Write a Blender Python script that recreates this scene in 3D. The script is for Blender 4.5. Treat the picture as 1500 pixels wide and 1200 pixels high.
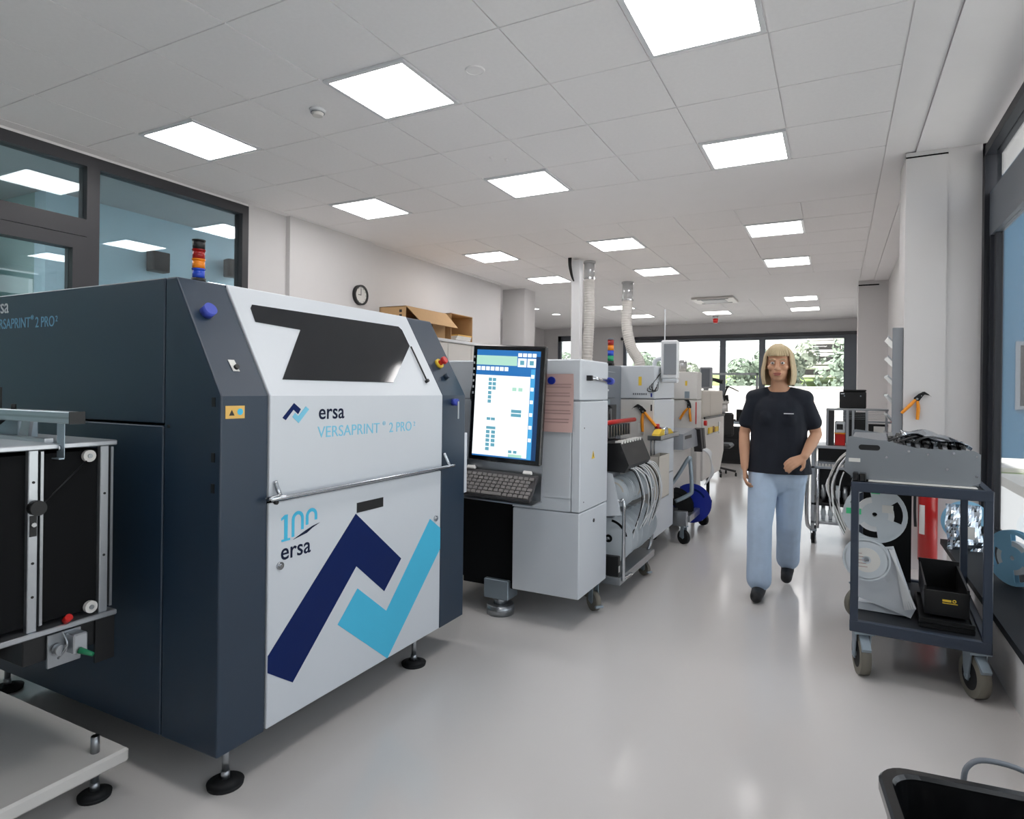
import bpy, bmesh, math, random
from mathutils import Vector, Matrix, Euler
random.seed(7)
for o in list(bpy.data.objects): bpy.data.objects.remove(o, do_unlink=True)
scene = bpy.context.scene
COL = scene.collection
PI = math.pi
# ------------------------------------------------------------------ camera
CAM_H, CAM_F, CAM_YAW, CAM_ROLL, CAM_SY = 1.35, 922.5, .4765, .012, -28.19
cam_data = bpy.data.cameras.new('camera'); cam = bpy.data.objects.new('camera', cam_data); COL.objects.link(cam)
cam_data.sensor_fit = 'HORIZONTAL'; cam_data.sensor_width = 36
cam_data.lens = CAM_F / 1500 * 36; cam_data.shift_y = CAM_SY / 1500
cam_data.clip_start = .05; cam_data.clip_end = 300
fw = Vector((-math.sin(CAM_YAW), math.cos(CAM_YAW), 0)); rt = Vector((math.cos(CAM_YAW), math.sin(CAM_YAW), 0)); up = Vector((0, 0, 1))
cr_, sr_ = math.cos(CAM_ROLL), math.sin(CAM_ROLL)
rc = rt * cr_ + up * sr_; uc = up * cr_ - rt * sr_
cam.matrix_world = Matrix(((rc.x, uc.x, -fw.x, 0), (rc.y, uc.y, -fw.y, 0), (rc.z, uc.z, -fw.z, CAM_H), (0, 0, 0, 1)))
scene.camera = cam
# ------------------------------------------------------------------ sky and exposure
world = bpy.data.worlds.new('sky'); scene.world = world; world.use_nodes = True
wn = world.node_tree; wn.nodes.clear()
wout = wn.nodes.new('ShaderNodeOutputWorld'); wbg = wn.nodes.new('ShaderNodeBackground'); wsky = wn.nodes.new('ShaderNodeTexSky')
wsky.sky_type = 'NISHITA'; wsky.sun_disc = False; wsky.sun_elevation = math.radians(38); wsky.sun_rotation = math.radians(200)
wsky.air_density = 1.0; wsky.dust_density = 3.0
wbg.inputs['Strength'].default_value = 1.5
wmix = wn.nodes.new('ShaderNodeMix'); wmix.data_type = 'RGBA'; wmix.inputs['Factor'].default_value = .92; wmix.inputs['B'].default_value = (1.26, 1.26, 1.28, 1)
wn.links.new(wsky.outputs[0], wmix.inputs['A']); wn.links.new(wmix.outputs['Result'], wbg.inputs[0]); wn.links.new(wbg.outputs[0], wout.inputs[0])
sun_d = bpy.data.lights.new('sun', 'SUN'); sun_d.energy = 13.0; sun_d.angle = math.radians(2); sun_d.color = (1, .98, .97)
sun = bpy.data.objects.new('sun', sun_d); COL.objects.link(sun)
sun.rotation_euler = Vector((.52, .30, -.80)).to_track_quat('-Z', 'Y').to_euler()
PANEL_L = 11.0      # radiance of the ceiling light panels
vs = scene.view_settings
vs.view_transform = 'Standard'; vs.look = 'None'; vs.gamma = 1; vs.use_curve_mapping = False; vs.exposure = 0.2

# ------------------------------------------------------------------ materials
def lin(c):
    return tuple(((v / 255) / 12.92 if v / 255 <= .04045 else ((v / 255 + .055) / 1.055) ** 2.4) for v in c)
MATS = {}
def mat(name, rgb, rough=.5, metal=0., spec=.5, var=.04, scale=6., bump=0., bscale=60., coat=0., alpha=None):
    m = bpy.data.materials.new(name); m.use_nodes = True; nt = m.node_tree; b = nt.nodes['Principled BSDF']
    c = lin(rgb)
    b.inputs['Roughness'].default_value = rough; b.inputs['Metallic'].default_value = metal
    b.inputs['Specular IOR Level'].default_value = spec
    if coat: b.inputs['Coat Weight'].default_value = coat; b.inputs['Coat Roughness'].default_value = .15
    tc = nt.nodes.new('ShaderNodeTexCoord'); nz = nt.nodes.new('ShaderNodeTexNoise'); nz.inputs['Scale'].default_value = scale; nz.inputs['Detail'].default_value = 3
    nt.links.new(tc.outputs['Object'], nz.inputs['Vector'])
    mx = nt.nodes.new('ShaderNodeMix'); mx.data_type = 'RGBA'
    mx.inputs['A'].default_value = (*[v * (1 - var) for v in c], 1); mx.inputs['B'].default_value = (*[min(1, v * (1 + var)) for v in c], 1)
    nt.links.new(nz.outputs['Fac'], mx.inputs['Factor']); nt.links.new(mx.outputs['Result'], b.inputs['Base Color'])
    if bump:
        n2 = nt.nodes.new('ShaderNodeTexNoise'); n2.inputs['Scale'].default_value = bscale; n2.inputs['Detail'].default_value = 2
        bp = nt.nodes.new('ShaderNodeBump'); bp.inputs['Strength'].default_value = bump; bp.inputs['Distance'].default_value = .002
        nt.links.new(tc.outputs['Object'], n2.inputs['Vector']); nt.links.new(n2.outputs['Fac'], bp.inputs['Height']); nt.links.new(bp.outputs[0], b.inputs['Normal'])
    MATS[name] = m; return m
def emis(name, rgb, strength, rough=.4):
    m = bpy.data.materials.new(name); m.use_nodes = True; b = m.node_tree.nodes['Principled BSDF']
    c = lin(rgb); b.inputs['Base Color'].default_value = (*[v * .3 for v in c], 1); b.inputs['Emission Color'].default_value = (*c, 1)
    b.inputs['Emission Strength'].default_value = strength; b.inputs['Roughness'].default_value = rough
    MATS[name] = m; return m
def glass(name, tint, refl=1.0, rough=0.0):
    m = bpy.data.materials.new(name); m.use_nodes = True; nt = m.node_tree; nt.nodes.clear()
    o = nt.nodes.new('ShaderNodeOutputMaterial'); t = nt.nodes.new('ShaderNodeBsdfTransparent'); g = nt.nodes.new('ShaderNodeBsdfGlossy')
    f = nt.nodes.new('ShaderNodeFresnel'); f.inputs['IOR'].default_value = 1.5
    mu = nt.nodes.new('ShaderNodeMath'); mu.operation = 'MULTIPLY'; mu.inputs[1].default_value = refl; mu.use_clamp = True
    t.inputs[0].default_value = (*lin(tint), 1); g.inputs['Roughness'].default_value = rough
    mx = nt.nodes.new('ShaderNodeMixShader')
    nt.links.new(f.outputs[0], mu.inputs[0]); nt.links.new(mu.outputs[0], mx.inputs[0]); nt.links.new(t.outputs[0], mx.inputs[1]); nt.links.new(g.outputs[0], mx.inputs[2]); nt.links.new(mx.outputs[0], o.inputs[0])
    MATS[name] = m; return m
mat('wall', (216, 214, 214), .75, var=.015, bump=.08, bscale=180)
mat('ceiling', (246, 244, 244), .85, var=.015)
mat('tile', (246, 244, 244), .9, var=.03, scale=40, bump=.15, bscale=240)
mat('floor', (204, 201, 199), .15, spec=.42, var=.025, scale=1.2)
mat('frame_dark', (58, 58, 62), .42, spec=.4)
mat('frame_grey', (92, 98, 106), .42)
mat('bench_black', (24, 26, 30), .6, spec=.25)
mat('frame_black', (30, 33, 40), .45, spec=.4)
mat('white_gloss', (222, 224, 227), .32, var=.01)
mat('white_panel', (205, 210, 216), .36, var=.012)
mat('white_warm', (216, 213, 209), .4, var=.015)
mat('beige', (206, 200, 190), .5, var=.02)
mat('anthracite', (22, 44, 64), .44, spec=.68, bump=.05, bscale=400)
mat('black', (18, 19, 21), .45)
mat('black_matte', (14, 15, 17), .8, spec=.2)
mat('black_gloss', (12, 13, 15), .18, spec=.6)
mat('rubber', (30, 31, 33), .7, spec=.3)
mat('wheel_grey', (120, 116, 106), .65, var=.1, scale=30)
mat('alu', (188, 192, 197), .34, metal=.9, var=.03)
mat('chrome', (200, 203, 207), .16, metal=1., var=.01)
mat('steel', (165, 169, 173), .3, metal=.9, var=.05)
mat('sheet_metal', (150, 156, 162), .38, metal=.75, var=.05, scale=3)
mat('galv', (158, 172, 182), .42, metal=.7, var=.06)
mat('navy', (0, 28, 86), .5, spec=.2, var=.02)
mat('cyan', (74, 186, 222), .5, spec=.25, var=.02)
mat('cyan_pale', (120, 196, 222), .45, var=.02)
mat('navy_text', (10, 22, 52), .5, spec=.2)
mat('text_white', (205, 208, 212), .5)
mat('text_blue', (110, 160, 190), .5)
mat('yellow', (232, 196, 60), .5)
mat('sticker', (226, 182, 96), .5)
mat('orange', (238, 150, 28), .38)
mat('red', (196, 30, 26), .35)
mat('ext_red', (178, 20, 16), .28, coat=.4)
mat('blue_knob', (62, 78, 178), .4)
mat('blue_deep', (24, 44, 150), .4)
mat('blue_reel', (140, 194, 224), .35)
mat('green', (20, 120, 80), .45)
mat('green_label', (70, 205, 140), .5)
mat('cardboard', (188, 152, 108), .8, var=.05, scale=12, bump=.05)
mat('cardboard_in', (150, 118, 82), .85, var=.06)
mat('paper_pink', (205, 172, 166), .8)
mat('paper', (225, 224, 220), .8)
mat('print_grey', (176, 146, 142), .8)
mat('tape_white', (226, 228, 230), .45)
mat('reel_white', (206, 214, 220), .4, var=.02)
mat('trolley', (50, 60, 76), .4, spec=.5)
mat('office_green', (160, 190, 190), .8)
mat('shelf_mat', (30, 34, 40), .6, var=.12, scale=20)
mat('glass_black', (16, 20, 26), .08, spec=.6)
mat('key_dark', (46, 44, 46), .5)
mat('key_cap', (112, 108, 106), .5)
mat('hose', (206, 204, 200), .6)
mat('duct_clear', (200, 202, 204), .15, metal=.5)
mat('skin', (206, 158, 128), .5, spec=.35, var=.05, scale=14)
mat('hair', (196, 176, 140), .55, var=.16, scale=50, bump=.5, bscale=120)
mat('shirt', (20, 26, 38), .85, var=.08, scale=20, bump=.2, bscale=60)
mat('jeans', (182, 202, 226), .85, var=.09, scale=16, bump=.25, bscale=90)
mat('shoe', (22, 24, 28), .6)
mat('lip', (170, 96, 88), .5)
mat('eye_white', (225, 222, 218), .3)
mat('eye_dark', (40, 32, 26), .3)
mat('blue_wall', (200, 226, 238), .8)
mat('grey_ceiling', (176, 182, 184), .8)
mat('grey_body', (112, 118, 126), .4)
mat('grey_mid', (140, 144, 150), .4)
mat('concrete', (206, 204, 199), .9, var=.05, scale=2)
mat('grass', (120, 140, 84), .9, var=.2, scale=3)
mat('bark', (90, 76, 62), .9, var=.2)
mat('blue_clad', (38, 80, 106), .6)
mat('leaf_a', (126, 142, 124), .7, var=.25, scale=4)
mat('leaf_b', (146, 156, 138), .7, var=.25, scale=4)
mat('silver_bag', (196, 206, 216), .12, metal=.95, var=.05)
emis('panel_light', (255, 252, 251), PANEL_L)
emis('down_light', (255, 253, 250), 9.)
emis('scr_white', (236, 240, 242), 1.0); emis('scr_blue', (40, 110, 176), .9); emis('scr_dark', (24, 60, 104), .8); emis('scr_green', (170, 214, 196), .9)
emis('scr_teal', (96, 158, 178), .9); emis('scr_cyan', (70, 160, 214), .9)
mat('lamp_red', (150, 22, 20), .25); mat('lamp_orange', (232, 132, 20), .25); mat('lamp_blue', (40, 76, 190), .25); mat('lamp_green', (40, 160, 110), .25)
glass('pane', (240, 241, 240), 1.3); glass('pane_partition', (240, 247, 249), 1.5); glass('pane_blue', (236, 238, 238), .5)

# ------------------------------------------------------------------ mesh helpers
ORG = {}
def V(*a): return Vector(a)
class MB:
    """collects shapes in world coordinates; build() links them as ONE mesh object"""
    def __init__(s): s.v = []; s.f = []; s.m = []; s.sm = []
    def add(s, vs, fs, mi=0, smooth=False):
        b = len(s.v); s.v += [Vector(p) for p in vs]
        for f in fs: s.f.append([b + i for i in f]); s.m.append(mi); s.sm.append(smooth)
        return s
    def box(s, x0, x1, y0, y1, z0, z1, mi=0, ch=0.):
        if x0 > x1: x0, x1 = x1, x0
        if y0 > y1: y0, y1 = y1, y0
        if z0 > z1: z0, z1 = z1, z0
        if ch <= 0:
            return s.add([(x0,y0,z0),(x1,y0,z0),(x1,y1,z0),(x0,y1,z0),(x0,y0,z1),(x1,y0,z1),(x1,y1,z1),(x0,y1,z1)],
                         [(3,2,1,0),(4,5,6,7),(0,1,5,4),(1,2,6,5),(2,3,7,6),(3,0,4,7)], mi)
        c = min(ch, (x1-x0)/2.2, (y1-y0)/2.2, (z1-z0)/2.2); vs = []; idx = {}
        X = (x0, x1); Y = (y0, y1); Z = (z0, z1)
        for i in (0,1):
            for j in (0,1):
                for k in (0,1):
                    sx, sy, sz = (1 if i == 0 else -1), (1 if j == 0 else -1), (1 if k == 0 else -1)
                    for a in range(3):
                        p = [X[i] + sx*c, Y[j] + sy*c, Z[k] + sz*c]; p[a] = (X[i], Y[j], Z[k])[a]
                        idx[(i,j,k,a)] = len(vs); vs.append(p)
        F = []
        for a in range(3):
            b_, c_ = [(1,2),(2,0),(0,1)][a]
            for s_ in (0,1):
                q = []
                for (p1, p2) in ((0,0),(1,0),(1,1),(0,1)):
                    t = [0,0,0]; t[a] = s_; t[b_] = p1; t[c_] = p2; q.append(idx[(*t, a)])
                F.append(q if s_ else q[::-1])
        for a in range(3):
            b_, c_ = [(1,2),(2,0),(0,1)][a]
            for p1 in (0,1):
                for p2 in (0,1):
                    t0 = [0,0,0]; t1 = [0,0,0]; t1[a] = 1
                    for t in (t0, t1): t[b_] = p1; t[c_] = p2
                    q = [idx[(*t0, b_)], idx[(*t1, b_)], idx[(*t1, c_)], idx[(*t0, c_)]]
                    F.append(q if p1 != p2 else q[::-1])
        for i in (0,1):
            for j in (0,1):
                for k in (0,1):
                    q = [idx[(i,j,k,0)], idx[(i,j,k,1)], idx[(i,j,k,2)]]
                    F.append(q if (i+j+k) % 2 == 1 else q[::-1])
        return s.add(vs, F, mi)
    def cyl(s, p0, p1, r0, r1=None, n=16, mi=0, cap=True):
        p0, p1 = Vector(p0), Vector(p1); r1 = r0 if r1 is None else r1
        d = (p1 - p0).normalized(); a = Vector((0,0,1)) if abs(d.z) < .9 else Vector((1,0,0))
        e1 = d.cross(a).normalized(); e2 = d.cross(e1)
        vs = []
        for p, r in ((p0, r0), (p1, r1)):
            for i in range(n):
                t = 2*PI*i/n; vs.append(p + e1*(r*math.cos(t)) + e2*(r*math.sin(t)))
        b = len(s.v)
        s.add(vs, [(i, (i+1) % n, n + (i+1) % n, n + i) for i in range(n)], mi, True)
        if cap:
            s.f.append([b+i for i in range(n)][::-1]); s.f.append([b+n+i for i in range(n)]); s.m += [mi, mi]; s.sm += [False, False]
        return s
    def tube(s, pts, r, n=8, mi=0, closed=False, radii=None, sub=5):
        P = [Vector(p) for p in pts]; rings = []
        if not closed and 2 < len(P) < 14 and sub > 1:      # round the corners with a Catmull-Rom curve
            Q = []; RQ = []
            for k in range(len(P)-1):
                a, b, c, d = P[max(k-1, 0)], P[k], P[k+1], P[min(k+2, len(P)-1)]
                for i in range(sub):
                    t = i/sub; Q.append(.5*((2*b)+(c-a)*t+(2*a-5*b+4*c-d)*t*t+(3*b-a-3*c+d)*t**3))
                    if radii: RQ.append(radii[k]*(1-t)+radii[k+1]*t)
            Q.append(P[-1]); P = Q
            if radii: radii = RQ+[radii[-1]]
        N = len(P)
        prev = None
        for i in range(N):
            if closed: d = (P[(i+1) % N] - P[i-1])
            else: d = P[min(i+1, N-1)] - P[max(i-1, 0)]
            d.normalize()
            if prev is None:
                a = Vector((0,0,1)) if abs(d.z) < .9 else Vector((1,0,0)); e1 = d.cross(a).normalized()
            else:
                e1 = (prev - d*prev.dot(d)).normalized()
            prev = e1; e2 = d.cross(e1); rr = radii[i] if radii else r
            rings.append([P[i] + e1*(rr*math.cos(2*PI*k/n)) + e2*(rr*math.sin(2*PI*k/n)) for k in range(n)])
        vs = [p for ring in rings for p in ring]; fs = []
        for i in range(N if closed else N-1):
            j = (i+1) % N
            for k in range(n): fs.append((i*n+k, i*n+(k+1) % n, j*n+(k+1) % n, j*n+k))
        b = len(s.v); s.add(vs, fs, mi, True)
        if not closed:
            s.f.append([b+k for k in range(n)][::-1]); s.f.append([b+(N-1)*n+k for k in range(n)]); s.m += [mi, mi]; s.sm += [False, False]
        return s
    def prism(s, poly, ax, lo, hi, mi=0):
        """poly of (a,b); ax='x': (y,z); 'y': (x,z); 'z': (x,y)"""
        def P(a, b, h): return {'x': (h, a, b), 'y': (a, h, b), 'z': (a, b, h)}[ax]
        n = len(poly); vs = [P(a, b, lo) for a, b in poly] + [P(a, b, hi) for a, b in poly]
        return s.add(vs, [tuple(range(n))[::-1], tuple(range(n, 2*n))] + [(i, (i+1) % n, n+(i+1) % n, n+i) for i in range(n)], mi)
    def ring(s, c, ax, r0, r1, h0, h1, n=32, mi=0, a0=0., a1=2*PI):
        """annulus (or arc) extruded along ax between h0,h1 around centre c (the two other coords)"""
        full = abs(a1-a0-2*PI) < 1e-6; k = n if full else n+1; vs = []
        for h in (h0, h1):
            for r in (r0, r1):
                for i in range(k):
                    t = a0 + (a1-a0)*i/n; a, b = c[0]+r*math.cos(t), c[1]+r*math.sin(t)
                    vs.append({'x': (h, a, b), 'y': (a, h, b), 'z': (a, b, h)}[ax])
        F = []
        for i in range(n):
            j = (i+1) % k
            F += [(i, j, k+j, k+i), (2*k+i, 3*k+i, 3*k+j, 2*k+j), (i, 2*k+i, 2*k+j, j), (k+i, k+j, 3*k+j, 3*k+i)]
        if not full: F += [(0, k, 3*k, 2*k), (k-1, 3*k-1, 4*k-1, 2*k-1)]
        return s.add(vs, F, mi)
    def sphere(s, c, r, sx=1, sy=1, sz=1, nu=16, nv=10, mi=0):
        vs = []; fs = []
        for j in range(nv+1):
            ph = PI*j/nv
            for i in range(nu):
                t = 2*PI*i/nu; vs.append((c[0]+r*sx*math.sin(ph)*math.cos(t), c[1]+r*sy*math.sin(ph)*math.sin(t), c[2]+r*sz*math.cos(ph)))
        for j in range(nv):
            for i in range(nu): fs.append((j*nu+i, (j+1)*nu+i, (j+1)*nu+(i+1) % nu, j*nu+(i+1) % nu))
        return s.add(vs, fs, mi, True)
    def rot(s, c, axis, ang, start=0):
        M = Matrix.Translation(Vector(c)) @ Matrix.Rotation(ang, 4, axis) @ Matrix.Translation(-Vector(c))
        for i in range(start, len(s.v)): s.v[i] = M @ s.v[i]
        return s
    def move(s, d, start=0):
        for i in range(start, len(s.v)): s.v[i] = s.v[i] + Vector(d)
        return s
    def build(s, name, mats, parent=None, base=None, bevel=0., smooth=None):
        org = ORG[parent] if parent is not None else Vector(base if base is not None else (0, 0, 0))
        me = bpy.data.meshes.new(name)
        me.from_pydata([tuple(p - org) for p in s.v], [], s.f)
        if isinstance(mats, str): mats = [mats]
        for m in mats: me.materials.append(MATS[m])
        me.polygons.foreach_set('material_index', s.m)
        me.polygons.foreach_set('use_smooth', [True]*len(s.f) if smooth else s.sm)
        bm = bmesh.new(); bm.from_mesh(me); bmesh.ops.recalc_face_normals(bm, faces=bm.faces); bm.to_mesh(me); bm.free(); me.update()
        o = bpy.data.objects.new(name, me); COL.objects.link(o); ORG[o] = org
        if parent is not None: o.parent = parent
        else: o.location = org
        if bevel:
            b = o.modifiers.new('bevel', 'BEVEL'); b.width = bevel; b.segments = 2; b.limit_method = 'ANGLE'; b.angle_limit = math.radians(40)
        return o
def thing(name, label, cat, base, group=None, rotz=0.):
    o = bpy.data.objects.new(name, None); COL.objects.link(o); o.empty_display_size = .05
    o.location = base; o.rotation_euler = (0, 0, rotz); ORG[o] = Vector(base)
    o['label'] = label; o['category'] = cat
    if group: o['group'] = group
    return o
def tag(o, label, cat, group=None):
    o['label'] = label; o['category'] = cat
    if group: o['group'] = group
    return o
def struct(o): o['kind'] = 'structure'; return o
def inst(src, parent=None, loc=None, rot=None, name=None):
    c = src.copy(); COL.objects.link(c); ORG[c] = ORG.get(src)
    c.parent = parent
    if loc is not None: c.location = loc
    if rot is not None: c.rotation_euler = rot
    return c
def dup(root, loc, label=None, rotz=None):
    r = root.copy(); COL.objects.link(r); r.location = loc; ORG[r] = Vector(loc)
    if label: r['label'] = label
    if rotz is not None: r.rotation_euler = (0, 0, rotz)
    for ch in [o for o in bpy.data.objects if o.parent == root]:
        c = ch.copy(); COL.objects.link(c); c.parent = r
        for g in [o for o in bpy.data.objects if o.parent == ch]:
            d = g.copy(); COL.objects.link(d); d.parent = c
    return r
def text(s, size, mats, parent, M, name='lettering', depth=.0008, sx=1., space=1.0, bold=0.):
    """flat lettering: M places the text plane (x right, y up, z out); returns the mesh object"""
    cu = bpy.data.curves.new('t', 'FONT'); cu.body = s; cu.size = size; cu.extrude = depth; cu.space_character = space; cu.offset = bold; cu.resolution_u = 4
    t = bpy.data.objects.new('t', cu); COL.objects.link(t)
    dg = bpy.context.evaluated_depsgraph_get(); me = bpy.data.meshes.new_from_object(t.evaluated_get(dg))
    bpy.data.objects.remove(t, do_unlink=True); bpy.data.curves.remove(cu)
    org = ORG[parent]
    for v in me.vertices:
        p = M @ Vector((v.co.x*sx, v.co.y, v.co.z)); v.co = p - org
    me.materials.clear(); me.materials.append(MATS[mats]); me.name = name
    o = bpy.data.objects.new(name, me); COL.objects.link(o); o.parent = parent; ORG[o] = org
    return o
def frame(o, xr, yu):
    """matrix with origin o, x axis xr, y axis yu"""
    xr = Vector(xr).normalized(); yu = Vector(yu).normalized(); z = xr.cross(yu)
    return Matrix(((xr.x, yu.x, z.x, o[0]), (xr.y, yu.y, z.y, o[1]), (xr.z, yu.z, z.z, o[2]), (0, 0, 0, 1)))
# ================================================================== the room
ZC = 3.25; XL = -5.45; YF = 17.8; XRW = .73; XW = .95; YCOL = 5.79
struct(MB().box(-11, 1.25, -3, YF+.3, -.12, 0).build('floor', 'floor'))
ceil = struct(MB().box(-11, 1.25, -3, YF+.3, ZC+.008, ZC+.2).build('ceiling', 'ceiling'))
XJ = [-5.33, -4.703, -4.088, -3.474, -2.859, -2.229, -1.599, -.969, -.342, .31]
FIELDS = [[5.557-.667*i for i in range(10)][::-1], [6.843, 7.51, 8.177, 8.85, 9.53, 10.2, 10.87], [13.445, 14.03, 14.61, 15.19, 15.857, 16.5]]
LIGHTS = {}   # (col,row) -> cell
cols = {0: 1, 1: 4, 2: 7}      # column of the plan -> index of the cell in XJ
rows_y = [2.89, 4.89, 7.51, 9.53, 13.445, 15.19, .889]  # last row: unseen panels added to brighten the front, continuing the grid
skip = set()
for c in cols:
    for r in range(7):
        if (c, r) in ((1, 4),): continue
        LIGHTS[(c, r)] = (XJ[cols[c]], XJ[cols[c]+1], rows_y[r])
        skip.add((cols[c], round(rows_y[r], 2)))
tile_cache = {}
for F in FIELDS:
    for j in range(len(F)-1):
        for i in range(len(XJ)-1):
            if (i, round(F[j], 2)) in skip: continue
            w, d = XJ[i+1]-XJ[i]-.008, F[j+1]-F[j]-.008
            key = (round(w, 3), round(d, 3))
            if key not in tile_cache:
                o = MB().box(-w/2, w/2, -d/2, d/2, 0, .012).build('ceiling_tile', 'tile', ceil); tile_cache[key] = o
            else: o = inst(tile_cache[key], ceil)
            o.location = ((XJ[i]+XJ[i+1])/2, (F[j]+F[j+1])/2, ZC - .001 - random.random()*.0015)
# plain plaster strips round the tile fields
def strip(x0, x1, y0, y1, z=ZC-.002): MB().box(x0, x1, y0, y1, z, ZC+.008).build('plaster_strip', 'ceiling', ceil)
strip(.316, .52, -3, YF); strip(-11, -5.336, -3, YF)
strip(-5.33, .31, 5.563, 6.837); strip(-5.33, .31, 10.876, 13.439); strip(-5.33, .31, 16.506, YF)
strip(-5.33, .31, -3, FIELDS[0][0]-.006)
strip(.526, 1.0, -3, YF, ZC-.012)
# right side: window wall, bench wall, columns
w = MB()
w.box(XW, XW+.1, YCOL, YF, 0, ZC+.2)                       # beyond the window
w.box(XRW, XW+.1, YCOL, YF+.2, 0, ZC+.2)
struct(w.build('wall_right', 'wall'))
struct(MB().box(.46, XRW+.002, YCOL-.012, YCOL+.5, 0, ZC-.013).build('wall_pillar_near', 'wall'))
struct(MB().box(.30, XRW+.01, 12.0, 12.6, 0, ZC).build('wall_pillar_far', 'wall'))
struct(MB().box(.46, .735, YCOL-.016, YCOL+.02, ZC-.055, ZC-.045).build('trim_1', 'black_matte'))
struct(MB().box(.30, .60, 11.992, 12.02, ZC-.09, ZC-.07).build('trim_2', 'black_matte'))
struct(MB().box(.70, XW+.3, -3, 5.36, 0, .30).build('wall_bench', 'wall'))
struct(MB().box(.66, XW+.02, -3, 5.36, .30, .335).build('sill_bench', 'bench_black'))
# the big window on the right: dark frame with panes
win = struct(MB().box(XW, XW+.10, YCOL-.085, YCOL-.001, .335, ZC-.06).box(XW, XW+.10, -3, YCOL-.001, ZC-.13, ZC-.06).box(XW+.02, XW+.10, -3, YCOL-.085, .335, .40).build('window_1', 'frame_black'))
MB().box(XW+.03, XW+.09, -3, YCOL-.085, 2.52, 2.84).build('transom', 'frame_grey', win)
MB().box(XW+.03, XW+.09, YCOL-.14, YCOL-.085, .40, 2.52).build('sash_post', 'frame_black', win)
for y in (4.3, 2.8, 1.2, -.6):
    MB().box(XW+.02, XW+.1, y-.045, y+.045, .335, ZC-.13).build('mullion', 'frame_black', win)
ys = [-3, -.6, 1.2, 2.8, 4.3, YCOL-.13]
for a, b in zip(ys[:-1], ys[1:]):
    MB().box(XW+.055, XW+.062, a+.045, b-.04, .40, 2.52).build('pane', 'pane_blue', win)
    MB().box(XW+.055, XW+.062, a+.045, b-.04, 2.84, ZC-.13).build('pane', 'pane_blue', win)
    MB().box(XW+.045, XW+.09, b-.10, b-.045, .40, 2.52).build('sash_post', 'frame_black', win)
# far wall with the wide window and a door on the left
XD0, XD1, XB0, XB1 = -7.62, -7.0, -5.55, .42
fwl = MB(); T = .25
fwl.box(-11, XD0, YF, YF+T, 0, ZC+.2).box(XD0, XD1, YF, YF+T, 3.02, ZC+.2).box(XD1, XB0, YF, YF+T, 0, ZC+.2).box(XB0, XB1, YF, YF+T, 2.9, ZC+.2).box(XB1, 1.25, YF, YF+T, 0, ZC+.2)
struct(fwl.build('wall_back', 'wall'))
w2 = MB().box(XB0, XB1, YF-.02, YF+.10, 2.76, 2.9).box(XB0, XB0+.09, YF-.02, YF+.10, 0, 2.76).box(XB1-.28, XB1, YF-.02, YF+.10, 0, 2.76).box(XB0, XB1, YF-.02, YF+.10, 0, .09)
win2 = struct(w2.build('window_2', 'frame_grey'))
xs = [XB0+.09, -2.77, -1.77, XB1-.28]
for x in xs[1:3]: MB().box(x-.075, x+.075, YF-.01, YF+.09, .09, 2.76).build('mullion', 'frame_grey', win2)
MB().box(XB0-.05, XB1+.1, YF-.10, YF-.02, 2.84, 2.92).build('blind_box', 'frame_dark', win2)
for a, b in zip(xs[:-1], xs[1:]): MB().box(a+.06, b-.06, YF+.04, YF+.047, .09, 2.76).build('pane', 'pane', win2)
MB().box(-2.80, -2.77, YF-.06, YF-.01, 1.02, 1.18).box(-2.80, -2.72, YF-.075, YF-.06, 1.09, 1.11).build('handle', 'chrome', win2)
d1 = struct(MB().box(XD0, XD0+.1, YF, YF+.1, 0, 3.02).box(XD1-.1, XD1, YF, YF+.1, 0, 3.02).box(XD0, XD1, YF, YF+.1, 2.86, 3.02).box(XD0, XD1, YF, YF+.1, 0, .2).build('door_1', 'frame_grey'))
MB().box(XD0+.1, XD1-.1, YF+.05, YF+.057, .2, 2.86).build('pane', 'pane', d1)
# left side: glazed partition, wall, recess with a second window
y0p, y1p, ym = -2.6, 4.55, 3.015
struct(MB().box(XL-.2, XL, y1p, 10.07, 0, ZC+.1).box(XL, XL+.06, 5.05, 6.45, 0, ZC).build('wall_left', 'wall'))
struct(MB().box(-5.64, -5.18, 10.5, 10.96, 0, ZC).build('wall_pillar_left', 'wall'))
lw = MB().box(-8.3, -8.1, 10.07, 11.2, 0, ZC+.1).box(-8.3, -8.1, 11.2, 14.2, 2.75, ZC+.1).box(-8.3, -8.1, 11.2, 14.2, 0, .4).box(-8.3, -8.1, 14.2, YF+.2, 0, ZC+.1).box(-8.3, XL-.2, 9.9, 10.07, 0, ZC+.1)
struct(lw.build('wall_recess', 'wall'))
w3 = struct(MB().box(-8.24, -8.16, 11.2, 11.28, .4, 2.75).box(-8.24, -8.16, 14.12, 14.2, .4, 2.75).box(-8.24, -8.16, 11.28, 14.12, .4, .48).box(-8.24, -8.16, 11.28, 14.12, 2.67, 2.75).box(-8.24, -8.16, 12.66, 12.74, .48, 2.67).build('window_3', 'frame_grey'))
MB().box(-8.205, -8.2, 11.28, 12.66, .48, 2.67).build('pane', 'pane', w3); MB().box(-8.205, -8.2, 12.74, 14.12, .48, 2.67).build('pane', 'pane', w3)
part = MB().box(XL-.12, XL, y0p, y1p, 3.135, 3.225).box(XL-.12, XL, y1p-.075, y1p, 0, 3.135).box(XL-.12, XL, ym-.05, ym+.05, 0, 3.135).box(XL-.12, XL, y0p, ym-.05, 2.56, 2.70).box(XL-.12, XL, y0p, y1p, 0, .08).box(XL-.12, XL, y0p, y0p+.1, 0, 3.135)
pw = struct(part.build('window_4', 'frame_dark'))
MB().box(XL-.062, XL-.055, ym+.05, y1p-.075, .08, 3.135).build('pane', 'pane_partition', pw)
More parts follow.
